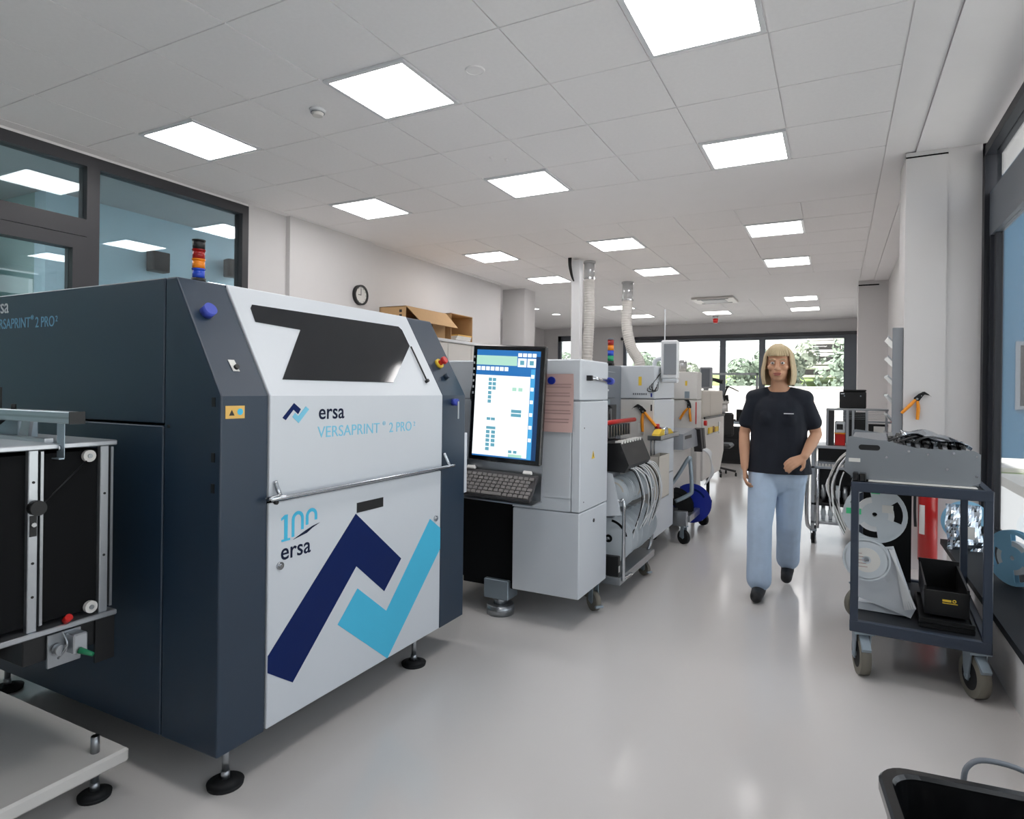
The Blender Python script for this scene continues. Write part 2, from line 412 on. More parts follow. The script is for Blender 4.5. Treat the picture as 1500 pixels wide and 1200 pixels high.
MB().box(XL-.062, XL-.055, y0p+.1, ym-.05, 2.70, 3.135).build('pane', 'pane_partition', pw)
struct(MB().box(XL-.13, XL-.01, y0p, y1p, 3.226, ZC+.1).build('trim_3', 'ceiling'))
d2 = struct(MB().box(XL-.10, XL+.012, ym-.055, ym-.16, 0.01, 2.553).box(XL-.10, XL+.012, 1.95, 2.06, .01, 2.553).box(XL-.10, XL+.012, 2.06, ym-.16, 2.45, 2.553).box(XL-.10, XL+.012, 2.06, ym-.16, .01, .16).build('door_2', 'frame_dark'))
MB().box(XL-.05, XL-.043, 2.06, ym-.16, .16, 2.45).build('pane', 'pane_partition', d2)
MB().box(XL+.012, XL+.03, 2.00, 2.02, .98, 1.14).box(XL+.03, XL+.045, 2.0, 2.13, 1.05, 1.075).build('handle', 'chrome', d2)
MB().box(XL-.06, XL-.053, y0p+.1, 1.95, .08, 2.56).build('pane', 'pane_partition', pw)
# corridor behind the partition
struct(MB().box(-7.05, -6.85, 3.35, 9.9, 0, ZC+.1).box(-6.85, XL-.2, 9.0, 9.9, 0, ZC+.1).build('wall_office', 'blue_wall'))
struct(MB().box(-8.0, -7.8, -3, 3.35, 0, ZC+.1).box(-7.8, -7.05, 3.35, 3.5, 0, ZC+.1).build('wall_office_recess', 'office_green'))
struct(MB().box(-7.8, XL-.13, -3, 9.0, ZC-.003, ZC+.008).build('ceiling_office', 'grey_ceiling'))
struct(MB().box(-11, 1.25, -3.2, -3, 0, ZC+.2).build('wall_front', 'wall'))
for k, (x, y) in enumerate(((-6.15, -1.0), (-6.15, .3), (-6.15, 1.6), (-6.15, 6.55), (-6.15, 7.8))):  # fill panels added out of view to brighten the corridor
    t = thing('corridor_fill_light', 'unseen fill panel added in the corridor behind the glass, ' + ('first of five', 'second of five', 'third of five', 'fourth of five', 'last of five')[k], 'ceiling light', (x, y, ZC-.02), 'added corridor fill panels')
    MB().box(x-.42, x+.42, y-.5, y+.5, ZC-.016, ZC-.0035).build('frame', 'white_gloss', t); MB().box(x-.40, x+.40, y-.48, y+.48, ZC-.02, ZC-.015).build('diffuser', 'panel_light', t)
# window in the office far side is not seen; a green grey cupboard stands behind the door
cb = thing('office_cupboard', 'tall grey green cupboard behind the glass door', 'cupboard', (-7.5, 2.3, 0))
MB().box(-7.79, -7.35, 1.2, 2.95, 0, 2.75, ch=.005).build('body', 'office_green', cb)
for k in range(2): MB().box(-7.35, -7.33, 1.22+k*.87, 2.06+k*.87, .05, 2.7, ch=.004).build('door', 'office_green', cb)
def speaker(base, lab, rz):
    t = thing('wall_speaker', lab, 'speaker', base, 'speakers on the blue wall', rz); x, y, z = base
    MB().box(x, x+.13, y-.10, y+.10, z, z+.22, ch=.008).build('body', 'black', t)
    MB().box(x+.13, x+.137, y-.09, y+.09, z+.01, z+.21, ch=.004).build('grille', 'black_matte', t)
    MB().box(x-.05, x, y-.03, y+.03, z+.07, z+.15).build('bracket', 'black', t)
speaker((-6.80, 4.42, 2.62), 'small black wall speaker in the middle of the blue wall behind glass', 0)
speaker((-6.80, 5.42, 2.72), 'black wall speaker behind the signal lamp of the dark printer', -.25)

# ------------------------------------------------------------------ ceiling lights and small ceiling things
cl = None
colname = {0: 'the left-hand column of panels', 1: 'the middle column of panels', 2: 'the right-hand column of panels'}
ordn = ['first in view', 'second in view', 'third in view', 'fourth in view', 'fifth in view', 'farthest from the camera', 'added out of view, before the first seen']
for (c, r), (xa, xb, y) in sorted(LIGHTS.items(), key=lambda k: (k[0][0], k[0][1])):
    cx, cy = (xa+xb)/2, y+.333 if r not in (4, 5) else y+.30
    lab = 'square ceiling light panel %s in %s' % (ordn[r] if not (c == 1 and r == 5) else 'farthest away', colname[c])
    if cl is None:
        cl = thing('ceiling_light', lab, 'ceiling light', (cx, cy, ZC), 'square ceiling light panels')
        f = MB(); a, b = .306, .28
        for q in ((-a, a, -a, -b), (-a, a, b, a), (-a, -b, -b, b), (b, a, -b, b)): f.box(cx+q[0], cx+q[1], cy+q[2], cy+q[3], ZC-.010, ZC+.006)
        f.build('frame', 'white_gloss', cl)
        k = .281; rr = .02; poly = []
        for sx, sy, a0 in ((1, 1, 0), (-1, 1, PI/2), (-1, -1, PI), (1, -1, 3*PI/2)):
            for i in range(5): t = a0+PI/2*i/4; poly.append((cx+sx*(k-rr)+rr*math.cos(t), cy+sy*(k-rr)+rr*math.sin(t)))
        MB().prism(poly, 'z', ZC-.006, ZC+.004).build('diffuser', 'panel_light', cl)
    else: dup(cl, (cx, cy, ZC), lab)
for (x, y, lab) in ((-6.25, 13.2, 'round ceiling downlight nearer the white pillar'), (-6.19, 14.33, 'round ceiling downlight nearer the far grey door')):
    t = thing('downlight', lab, 'ceiling light', (x, y, ZC), 'round downlights')
    MB().ring((x, y), 'z', .10, .125, ZC-.014, ZC-.002, 24).build('rim', 'white_gloss', t); MB().cyl((x, y, ZC-.008), (x, y, ZC-.003), .10, n=24).build('diffuser', 'down_light', t)
t = thing('smoke_detector', 'white round smoke detector between two near ceiling lights', 'detector', (-3.17, 3.2, ZC))
MB().cyl((-3.17, 3.2, ZC-.02), (-3.17, 3.2, ZC-.001), .05, .055, 24).build('base', 'white_gloss', t)
MB().cyl((-3.17, 3.2, ZC-.045), (-3.17, 3.2, ZC-.02), .034, .044, 24).build('sensor', 'white_warm', t); MB().ring((-3.17, 3.2), 'z', .036, .047, ZC-.026, ZC-.023, 24).build('grille', 'grey_mid', t)
tag(MB().cyl((-1.93, 3.21, ZC-.006), (-1.93, 3.21, ZC), .056, .06, 32).ring((-1.93, 3.21), 'z', .05, .054, ZC-.008, ZC-.004, 32).build('blanking_plate', 'tile', base=(-1.93, 3.21, ZC)), 'flat round white blanking plate in a ceiling tile', 'blanking plate')
t = thing('air_conditioner', 'white ceiling cassette with a dark slot near the far window', 'air conditioner', (-2.2, 13.3, ZC-.05))
MB().box(-2.62, -1.82, 12.85, 13.6, ZC-.045, ZC-.004, ch=.01).build('housing', 'white_warm', t)
for y in (12.9, 13.47): MB().box(-2.52, -1.92, y, y+.07, ZC-.05, ZC-.044).build('slot', 'black', t)
MB().box(-2.45, -1.99, 13.0, 13.44, ZC-.055, ZC-.044, ch=.004).build('grille', 'grey_mid', t)
t = thing('alarm_beacon', 'small red alarm beacon under the far ceiling', 'beacon', (-2.70, 16.2, ZC))
MB().cyl((-2.70, 16.2, ZC-.06), (-2.70, 16.2, ZC), .07, n=20).build('base', 'white_gloss', t); MB().cyl((-2.70, 16.2, ZC-.17), (-2.70, 16.2, ZC-.06), .055, .065, 20).build('lens', 'red', t)
# outside
struct(MB().box(-60, 60, YF+.3, 120, -.6, -.3).build('ground_outside', 'concrete'))
tw = tag(MB().box(-14, 14, 26, 26.4, -.3, 1.55, ch=.02).box(-14, 14, 25.95, 26.45, 1.55, 1.62, ch=.01).build('overexposed_area_wall', 'white_warm', base=(0, 26.2, -.3)), 'long white wall standing in for the overexposed area outside the far window', 'wall')  # white wall added in place of the overexposed area outside
struct(MB().add([(-60, 60, -.3), (60, 60, -.3), (60, 110, 9), (-60, 110, 2)], [(0, 1, 2, 3)]).build('hillside', 'grass'))
struct(MB().box(3.2, 60, -30, YF, -.6, -.4).build('ground_right', 'concrete'))
def leaf_crown(c, rx, ry, rz, n, seed, mi=0):
    m = MB(); R = random.Random(seed); bl = [(R.uniform(-.6, .6), R.uniform(-.6, .6), R.uniform(-.7, .7), R.uniform(.35, .6)) for _ in range(9)]
    for i in range(n):
        b = R.choice(bl); d = Vector((R.gauss(0, 1), R.gauss(0, 1), R.gauss(0, 1))).normalized()
        p = Vector((c[0]+rx*(b[0]+d.x*b[3]), c[1]+ry*(b[1]+d.y*b[3]), c[2]+rz*(b[2]+d.z*b[3])))
        s = R.uniform(.10, .22); e = Vector((R.gauss(0, 1), R.gauss(0, 1), R.gauss(0, 1))).normalized(); g = d.cross(e).normalized(); e = g.cross(d)*.4+e*.6
        m.add([p-g*s, p+e*s*.7, p+g*s, p-e*s*.7], [(0, 1, 2, 3)], mi)
    return m
trees = [(-11.5, 44, 4.4, 1.5, 0), (-8.3, 40, 3.6, 1.4, 1), (-4.9, 42, 4.4, 1.6, 0), (-2.1, 35, 4.0, 1.25, 1), (.7, 40, 5.2, 1.6, 0), (4.2, 42, 5.4, 1.7, 1), (-15.2, 42, 4.2, 1.7, 1), (-19, 46, 4.4, 1.7, 0), (8, 40, 5.0, 1.7, 0)]
tl = ['leafy green tree outside, %s' % s for s in ('behind the tall white machines', 'left of the first window post', 'just right of the first window post', 'behind the walking person', 'right of the walking person', 'near the right window post', 'beyond the left end of the window', 'farthest left beyond the window', 'farthest right beyond the window')]
for (x, y, h, r, k), lb in zip(trees, tl):
    t = thing('tree', lb, 'tree', (x, y, -.3), 'trees outside')
    MB().tube([(x, y, -.35), (x+.1, y, h*.3), (x, y+.1, h*.6)], .16, 8, radii=[.2, .15, .08]).build('trunk', 'bark', t)
    leaf_crown((x, y, h*.58), r, r, h*.36, 1500, int(x*10+y)).build('crown', ['leaf_a', 'leaf_b'][k], t)
hs = thing('terraced_house', 'white stepped house on the wooded hill outside', 'house', (-2.6, 70, 3))
for k in range(4):
    MB().box(-3.6+k*.25, .4+k*.1, 70+k*1.4, 76+k*1.4, 3+k*1.35, 4.0+k*1.35, ch=.03).build('storey', 'white_warm', hs)
    MB().box(-3.8+k*.25, .5+k*.1, 69.4+k*1.4, 70.2+k*1.4, 3.95+k*1.35, 4.1+k*1.35).build('balcony_slab', 'white_gloss', hs)
    MB().box(-3.3+k*.25, .1+k*.1, 69.97+k*1.4, 70+k*1.4, 3.25+k*1.35, 3.8+k*1.35).build('window', 'glass_black', hs)
# ================================================================== the dark printer with the white hood
XF, ZK, XT, ZT, ZB = -1.76, 1.32, -1.99, 1.722, .15
Y0, Y1, YA, YB, XBK = 1.37, 2.87, 1.565, 2.645, -3.42
pr = thing('stencil_printer', 'large dark blue stencil printer with white hood and chevron logo', 'machine', (-2.6, 2.12, 0))
sl_d = Vector((XT-XF, 0, ZT-ZK)); sl_n = Vector((ZT-ZK, 0, XF-XT)).normalized()
def S(y, t, h=0.): return Vector((XF, y, ZK)) + sl_d*t + sl_n*h
MB().prism([(XF-.02, ZB+.02), (XF-.02, ZK-.005), (XT-.02, ZT-.02), (XBK+.02, ZT-.02), (XBK+.02, ZB+.02)], 'y', YA-.05, YB+.05).build('chassis', 'black_matte', pr)
prof = [(XF, ZB), (XF, ZK), (XT, ZT), (XT-.06, ZT), (XT-.06, ZB)]
def column(y0, y1):
    o = MB().prism([(XF, ZB), (XF, ZK), (XT, ZT), (XT-.055, ZT), (XT-.055, ZB)], 'y', y0, y1).build('corner_column', 'anthracite', pr, bevel=.006); return o
colL = column(Y0, YA-.004); colR = column(YB+.004, Y1)
# side panels (near side): upper door and lower panel with a gap
def side(y0, y1, sgn):
    MB().box(XBK, XT-.061, y0, y1, 1.222, ZT, ch=.004).build('side_door', 'anthracite', pr)
    MB().box(XBK, XT-.061, y0, y1, ZB, 1.214, ch=.004).build('side_panel', 'anthracite', pr)
side(Y0, Y0+.05, -1); side(Y1-.05, Y1, 1)
MB().box(XBK, XT, Y0+.01, Y1-.01, ZT-.01, ZT-.002).build('roof_panel', 'anthracite', pr)
MB().box(XBK, XBK+.03, Y0+.05, Y1-.05, ZB, ZT-.01).build('back_panel', 'anthracite', pr)
for z in (1.30, 1.12, 1.02): MB().box(-1.80, -1.785, Y0-.003, Y0+.01, z-.015, z+.015).build('hinge', 'black', pr)
MB().cyl((-2.02, Y0-.004, 1.213), (-2.02, Y0+.01, 1.213), .006, n=10).build('bolt', 'black', pr)
# white hood: sloped front with a dark window, straight lower lip
ZH = .952
def plate(poly, name, m, parent, h0, h1, f):
    n = len(poly); vs = [f(a, b, h0) for a, b in poly] + [f(a, b, h1) for a, b in poly]
    return MB().add(vs, [tuple(range(n))[::-1], tuple(range(n, 2*n))] + [(i, (i+1) % n, n+(i+1) % n, n+i) for i in range(n)]).build(name, m, parent)
hood = MB().prism([(XF+.004, ZH), (XF+.004, ZK), (XT+.003, ZT+.002), (XT-.05, ZT+.002), (XT-.05, ZT-.02), (XT-.014, ZT-.02), (XF-.012, ZK-.004), (XF-.012, ZH)], 'y', YA, YB).build('hood', 'white_panel', pr, bevel=.004)
winp = [(1.645, .835), (1.632, .80), (1.629, .669), (1.843, .644), (1.648, .142), (2.288, .139), (2.55, .599), (2.548, .80), (2.53, .84)]
wo = plate(winp, 'hood_window', 'glass_black', hood, .003, .0065, S)
MB().tube([S(2.55, .585, .012), S(2.552, .16, .012)], .004, 6).build('gas_strut', 'black', hood)
MB().cyl(S(2.552, .16, .0), S(2.552, .16, .022), .008, n=10).build('strut_end', 'black', hood)
Fp = lambda h: (lambda y, z, hh=0.: Vector((XF+.004+h, y, z)))
def flat(poly, name, m, parent, h=.0, th=.0012):
    n = len(poly); x = XF+.004+h
    return MB().prism(poly, 'x', x, x+th).build(name, m, parent)
flat([(1.62, 1.242), (1.673, 1.294), (1.706, 1.271), (1.693, 1.253), (1.671, 1.270), (1.635, 1.233)], 'logo_navy', 'navy', hood)
flat([(1.666, 1.244), (1.678, 1.258), (1.694, 1.246), (1.73, 1.281), (1.747, 1.270), (1.696, 1.22)], 'logo_cyan', 'cyan_pale', hood)
def ftext(s, y, z, size, m, parent, sx=1., sp=1., bold=0.): return text(s, size, m, parent, frame((XF+.0045, y, z), (0, 1, 0), (0, 0, 1)), depth=.0006, sx=sx, space=sp, bold=bold)
ftext('ersa', 1.795, 1.231, .083, 'navy_text', hood, 1.0, 1.02, .0008)
ftext('VERSAPRINT', 1.792, 1.160, .062, 'cyan_pale', hood, 1.06)
ftext('®', 2.178, 1.190, .026, 'cyan_pale', hood); ftext('2 PRO', 2.222, 1.158, .062, 'cyan_pale', hood, 1.0); ftext('2', 2.402, 1.178, .030, 'cyan_pale', hood)
# handle bar across the lower lip
hb = MB()
hb.tube([(XF+.006, 1.588, 1.02), (XF+.028, 1.592, .974), (XF+.034, 1.615, .964), (XF+.034, 2.63, .964), (XF+.034, 2.655, .966), (XF+.030, 2.668, .975), (XF+.006, 2.66, 1.03)], .0085, 8).tube([(XF+.014, 1.61, .960), (XF+.014, 2.64, .960)], .005, 6)
hb.build('handle_bar', 'chrome', hood)
MB().cyl((XF+.002, 1.592, .945), (XF+.014, 1.592, .945), .008, n=10).build('screw', 'black', hood)
# lower front door with the big chevrons
dr = MB().box(XF-.01, XF+.004, YA, YB-.006, ZB+.006, ZH-.008, ch=.003).build('front_door', 'white_panel', pr)
flat([(1.567, .411), (2.012, .834), (2.321, .578), (2.202, .462), (2.019, .616), (1.682, .273), (1.567, .352)], 'chevron_navy', 'navy', dr)
flat([(1.913, .409), (2.028, .522), (2.218, .371), (2.546, .719), (2.637, .657), (2.637, .553), (2.229, .157)], 'chevron_cyan', 'cyan', dr)
MB().box(XF+.003, XF+.006, 2.018, 2.187, .836, .877).build('grip_recess', 'black', dr)
for y, z in ((1.615, .716), (2.593, .713)):
    MB().cyl((XF+.004, y, z), (XF+.012, y, z), .014, n=16).cyl((XF+.012, y, z), (XF+.016, y, z), .008, n=12).build('quarter_turn_lock', 'chrome', dr)
# the "100 ersa" mark
lg = MB(); x = XF+.004; th = .0012
lg.prism([(1.622, .798), (1.662, .798), (1.662, .806), (1.650, .806), (1.650, .893), (1.636, .893), (1.620, .883), (1.620, .874), (1.634, .880), (1.634, .806), (1.622, .806)], 'x', x, x+th)
for y in (1.669, 1.737):
    lg.box(x, x+th, y, y+.013, .806 if y < 1.7 else .838, .868); lg.box(x, x+th, y+.045, y+.058, .826 if y < 1.7 else .850, .868)
    lg.ring((y+.029, .868), 'x', .016, .029, x, x+th, 14, a0=0, a1=PI)
lg.build('logo_hundred', 'cyan', dr)
MB().prism([(1.676, .796), (1.735, .818), (1.772, .829), (1.808, .835), (1.770, .822), (1.742, .808)], 'x', x, x+th+.0004).build('logo_stroke', 'navy_text', dr)
ftext('ersa', 1.618, .733, .085, 'navy_text', dr, 1.0, 1.02, .0008)
# small things on the columns
MB().cyl(S(1.433, .70, -.002), S(1.433, .70, .03), .023, n=24).build('push_button', 'blue_knob', colL)
MB().cyl(S(1.433, .70, -.002), S(1.433, .70, .012), .018, n=20).build('button_base', 'black', colL)
plate([(1.452, .205), (1.478, .205), (1.472, .30), (1.447, .30)], 'lock_plate', 'paper', colL, .001, .003, S); MB().cyl(S(1.467, .235, .002), S(1.467, .235, .012), .009, n=12).build('key_lock', 'black', colL)
st = MB().box(XF, XF+.0015, 1.387, 1.461, 1.246, 1.288).build('warning_label', 'sticker', colL)
MB().prism([(1.40, 1.256), (1.421, 1.256), (1.4105, 1.275)], 'x', XF+.0015, XF+.0022).build('warning_symbol', 'black', st); MB().cyl((XF+.0015, 1.443, 1.268), (XF+.0022, 1.443, 1.268), .011, n=20).build('blue_dot', 'cyan', st)
MB().cyl(S(2.745, .40, 0), S(2.745, .40, .014), .026, n=24).build('stop_collar', 'yellow', colR); MB().cyl(S(2.745, .40, .014), S(2.745, .40, .036), .014, n=16).cyl(S(2.745, .40, .036), S(2.745, .40, .052), .021, .018, n=20).build('emergency_stop', 'red', colR)
MB().cyl(S(2.752, .23, 0), S(2.752, .23, .026), .015, n=20).build('push_button', 'anthracite', colR)
MB().cyl((XF, 2.745, 1.285), (XF+.03, 2.745, 1.285), .018, n=16).build('key_switch', 'blue_knob', colR); MB().box(XF+.032, XF+.038, 2.739, 2.751, 1.20, 1.29, ch=.002).build('key', 'steel', colR)
# lettering on the near side (reads towards the front)
def stext(s, x, z, size, m, sx=1.): return text(s, size, m, pr, frame((x, Y0-.0005, z), (1, 0, 0), (0, 0, 1)), depth=.0006, sx=sx)
stext('ersa', -3.215, 1.648, .088, 'text_white', .95); stext('VERSAPRINT', -3.212, 1.582, .060, 'text_blue', .92); stext('®', -2.900, 1.612, .026, 'text_blue'); stext('2 PRO', -2.868, 1.580, .060, 'text_blue', .86); stext('2', -2.722, 1.598, .032, 'text_blue')
# levelling feet
def lev_foot(parent, x, y, ztop, r=.060, rod=.0115):
    m = MB().cyl((x, y, .018), (x, y, ztop), rod, n=12).cyl((x, y, .022), (x, y, .05), rod*1.35, n=6); o = m.build('foot', 'steel', parent)
    MB().cyl((x, y, 0), (x, y, .012), r*.96, r, 28).cyl((x, y, .012), (x, y, .024), r, r*.45, 28).build('foot_pad', 'rubber', o); return o
for x, y in ((-1.83, 1.46), (-1.83, 2.53), (-3.25, 1.46), (-3.25, 2.72)): lev_foot(pr, x, y, ZB+.03)
# signal tower
sx_, sy_ = -2.02, 1.475; tower = MB().cyl((sx_, sy_, ZT-.004), (sx_, sy_, ZT+.012), .024, n=20).build('signal_tower', 'black', pr)
for k, m in enumerate(('lamp_blue', 'lamp_orange', 'lamp_red', 'black')):
    z = ZT+.012+k*.034; MB().cyl((sx_, sy_, z), (sx_, sy_, z+.030), .0205, n=20).ring((sx_, sy_), 'z', .012, .0225, z+.030, z+.034, 20).build('lamp' if k < 3 else 'cap', m, tower)
# ================================================================== board lift at the left edge
lf = thing('board_lift', 'board lift with aluminium cage on a white base plate', 'machine', (-2.6, .8, 0))
bp = MB().box(-3.4, -2.085, .2, 1.29, .098, .145, ch=.008).build('base_plate', 'white_warm', lf)
lev_foot(lf, -2.15, 1.215, .20, .05, .012); lev_foot(lf, -2.15, .3, .20, .05, .012); lev_foot(lf, -3.3, 1.215, .20, .05, .012)
MB().cyl((-2.15, 1.215, .146), (-2.15, 1.215, .20), .013, n=16).build('threaded_end', 'steel', lf)
CX = -2.11
cage = MB().box(-2.9, CX-.02, .45, 1.235, .63, 1.14).build('cage_box', 'black_matte', lf)
def post(y, w, nm='post'):
    o = MB().box(CX-.02, CX, y-w/2, y+w/2, .615, 1.155, ch=.002).build(nm, 'alu', lf); MB().box(CX-.012, CX+.004, y+w/2+.004, y+w/2+.012, .63, 1.15).build('rail', 'steel', o); return o
pA = post(1.008, .026); pB = post(1.212, .026); pC = post(.62, .026)
top = MB().box(-2.9, CX+.012, .45, 1.245, 1.155, 1.172, ch=.003).build('top_plate', 'alu', lf)
for k in range(5): MB().box(-2.86, CX-.05-.05*(k % 2), .52+k*.135, .545+k*.135, 1.172, 1.184).build('slat', 'steel', top)
MB().box(-2.9, CX+.012, .45, 1.25, .598, .615, ch=.003).build('bottom_plate', 'alu', lf)
for y, z in ((1.165, 1.125), (1.175, .642), (.90, 1.125), (.895, .64)):
    o = MB().ring((y, z), 'x', .007, .019, CX-.012, CX+.002, 20).build('pulley', 'white_warm', lf); MB().cyl((CX-.012, y, z), (CX+.006, y, z), .007, n=10).build('axle', 'steel', o)
MB().cyl((CX, 1.012, .985), (CX+.024, 1.012, .985), .022, n=20).build('tension_knob', 'black', lf); MB().box(CX, CX+.003, .999, 1.017, .90, .962).build('slot_cover', 'black', lf); MB().cyl((CX, 1.008, .935), (CX+.008, 1.008, .935), .007, n=10).build('bolt', 'chrome', lf)
for y, z in ((1.008, 1.06), (1.008, .82), (1.008, .72), (1.212, 1.0), (1.212, .8)): MB().cyl((CX-.001, y, z), (CX+.002, y, z), .004, n=8).build('screw', 'black', lf)
MB().tube([(CX+.002, 1.028, .99), (CX+.002, 1.155, 1.11)], .0025, 6).build('cord', 'black', lf)
MB().cyl((CX, 1.10, .622), (CX+.02, 1.10, .636), .011, n=10).build('indicator', 'red', lf)
# brackets under the cage
MB().box(-2.75, CX-.01, .99, 1.245, .515, .596, ch=.003).build('drive_housing', 'black', lf)
MB().box(CX-.012, CX-.002, 1.19, 1.25, .455, .596).build('end_bracket', 'black', lf)
mp = MB().box(CX-.008, CX+.002, 1.05, 1.145, .49, .592, ch=.002).build('motor_plate', 'steel', lf)
MB().box(CX+.002, CX+.05, 1.098, 1.14, .525, .585, ch=.004).build('pneumatic_block', 'alu', mp); MB().cyl((CX+.05, 1.115, .535), (CX+.085, 1.135, .522), .010, .006, n=12).build('green_plug', 'green', mp)
MB().cyl((CX+.005, 1.075, .545), (CX+.03, 1.075, .545), .016, n=14).tube([(CX+.02, 1.08, .60), (CX+.04, 1.085, .56), (CX+.02, 1.07, .52)], .003, 6).build('valve', 'steel', mp)
MB().box(-2.8, -2.3, .93, 1.0, .45, .596).build('beam', 'black', lf); MB().tube([(-2.5, .97, .46), (-2.62, .97, .147)], .012, 8).build('strut', 'black', lf)
MB().box(-2.95, -2.75, .5, 1.2, .145, .6).build('lift_column', 'galv', lf)
# aluminium rail above with its hanger
rl = MB().box(-2.9, -2.055, 1.075, 1.118, 1.232, 1.268, ch=.002).build('guide_rail', 'alu', lf)
MB().box(-2.9, -2.056, 1.0735, 1.076, 1.246, 1.253).build('rail_groove', 'steel', rl); MB().box(-2.056, -2.052, 1.074, 1.119, 1.231, 1.269).build('end_cap', 'black', rl)
MB().box(-2.115, -2.075, 1.072, 1.074, 1.128, 1.232).box(-2.115, -2.075, 1.058, 1.073, 1.125, 1.129).build('hanger', 'galv', rl); MB().cyl((-2.096, 1.064, 1.158), (-2.096, 1.072, 1.158), .008, n=12).build('bolt', 'chrome', rl)
MB().prism([(-2.36, 1.172), (-2.30, 1.172), (-2.285, 1.232), (-2.335, 1.232)], 'y', 1.08, 1.09).build('bracket', 'steel', rl)
MB().box(-2.62, -2.40, 1.10, 1.16, 1.172, 1.262, ch=.003).build('sensor_box', 'galv', lf); MB().prism([(-2.50, 1.195), (-2.42, 1.232), (-2.50, 1.232)], 'y', 1.06, 1.074).build('clamp', 'black', rl)
MB().cyl((-2.43, 1.10, 1.268), (-2.43, 1.10, 1.285), .008, n=10).build('bolt', 'black', rl); MB().box(-2.62, -2.55, 1.09, 1.12, 1.268, 1.34).build('stop_block', 'black', rl)
# ================================================================== white assembly line beyond the printer
XP = -1.27
def caster(parent, x, y, r=.05, mw='wheel_grey', brake=True, w=.028, ang=0., ztop=None):
    ztop = ztop or 2*r+.03
    o = MB()
    for s in (-1, 1): o.prism([(y-.018, ztop-.012), (y+.018, ztop-.012), (y+.05*r/.05*.5, r), (y-.008, r*.75), (y-.022, r)], 'x', x+s*(w/2+.004)-.002, x+s*(w/2+.004)+.002)
    o.box(x-w/2-.012, x+w/2+.012, y-.028, y+.028, ztop-.012, ztop); o.rot((x, y, 0), 'Z', ang)
    f = o.build('caster_fork', 'galv', parent)
    m = MB().cyl((x-w/2, y, r), (x+w/2, y, r), r, n=28); m.rot((x, y, 0), 'Z', ang); wh = m.build('caster_wheel', mw, f)
    if brake: MB().box(x-w/2-.01, x+w/2+.01, y-r*1.25, y-r*.9, r*.55, r*.8, ch=.003).rot((x, y, 0), 'Z', ang).build('brake_pedal', 'galv', f)
    return f
def pliers(base, M, label):
    """M maps local (x right, y up, z out) to the world; hung open, jaws up"""
    t = thing('cutting_pliers', label, 'pliers', base)
    def L(*p): return M @ Vector(p)
    h1 = MB().tube([L(.008, -.01, .02), L(.045, -.055, .022), L(.085, -.10, .022), L(.10, -.118, .022)], .011, 8, radii=[.010, .013, .012, .010]); h1.build('handle', 'orange', t)
    h2 = MB().tube([L(-.004, -.02, .02), L(-.010, -.075, .022), L(-.006, -.145, .022), L(-.004, -.165, .022)], .011, 8, radii=[.010, .013, .012, .010]); h2.build('handle', 'orange', t)
    j = MB(); 
    def pl(poly, z0, z1):
        n = len(poly); j.add([L(a, b, z0) for a, b in poly] + [L(a, b, z1) for a, b in poly], [tuple(range(n))[::-1], tuple(range(n, 2*n))] + [(i, (i+1) % n, n+(i+1) % n, n+i) for i in range(n)])
    pl([(.016, -.018), (-.008, -.032), (-.028, .0), (-.05, .032), (-.04, .05), (-.012, .035), (.02, .004)], .012, .026)
    pl([(-.030, .018), (-.052, .030), (-.085, .022), (-.095, .012), (-.075, .034), (-.05, .052), (-.035, .05)], .014, .024)
    j.build('jaws', 'rubber', t); MB().cyl(L(-.002, -.004, .01), L(-.002, -.004, .029), .008, n=12).build('pivot', 'steel', t)
    MB().cyl(L(-.03, .02, 0), L(-.03, .02, .03), .004, n=8).build('hook', 'steel', t)
    return t
# ---- first placement machine (the white tower next to the monitor)
pm = thing('placement_machine', 'white placement machine beside the monitor, nearest of the line', 'machine', (-1.9, 3.8, 0))
MB().box(-2.62, XP-.03, 3.34, 3.76, .2, 1.5).build('chassis', 'black_matte', pm)
MB().box(-2.62, XP, 3.30, 3.77, 1.295, 1.53, ch=.008).build('top_cover', 'white_panel', pm)
up_ = MB().box(-2.62, -1.325, 3.30, 3.325, .735, 1.293, ch=.003).box(-1.69, -1.325, 3.30, 3.325, .668, .74).build('front_panel', 'white_panel', pm)
MB().box(-1.322, XP, 3.30, 3.77, .668, 1.291, ch=.004).build('corner_door', 'white_panel', pm)
MB().box(-1.69, XP, 3.30, 3.77, .18, .663, ch=.006).build('lower_cover', 'white_panel', pm)
MB().box(-2.05, -1.695, 3.345, 3.42, .165, .735).build('recess_panel', 'black_matte', pm)
MB().cyl((-1.735, 3.335, .70), (-1.735, 3.345, .70), .022, n=20).cyl((-1.735, 3.328, .70), (-1.735, 3.336, .70), .011, n=12).build('key_lock', 'chrome', pm)
MB().cyl((XP, 3.53, .588), (XP+.004, 3.53, .588), .011, n=14).build('latch', 'black', pm)
for z in (.72, 1.14): MB().cyl((XP-.0005, 3.36, z), (XP+.002, 3.36, z), .004, n=8).build('screw', 'black', pm)
MB().cyl((-1.55, 3.296, .705), (-1.55, 3.301, .705), .005, n=8).build('screw', 'black', pm)
o = MB().cyl((XP+.012, 3.40, 1.425), (XP+.012, 3.75, 1.415), .012, n=12).build('grab_rod', 'chrome', pm)
MB().cyl((XP+.012, 3.75, 1.415), (XP+.012, 3.80, 1.413), .022, n=20).build('rod_cap', 'blue_knob', o); MB().box(XP, XP+.03, 3.385, 3.41, 1.41, 1.44).build('rod_bracket', 'black', o)
tr = MB().prism([(3.485, .955), (3.535, .955), (3.51, 1.0)], 'x', XP, XP+.0015).build('warning_triangle', 'yellow', pm); MB().prism([(3.505, .965), (3.515, .965), (3.512, .985), (3.508, .985)], 'x', XP+.0015, XP+.002).build('warning_symbol', 'black', tr)
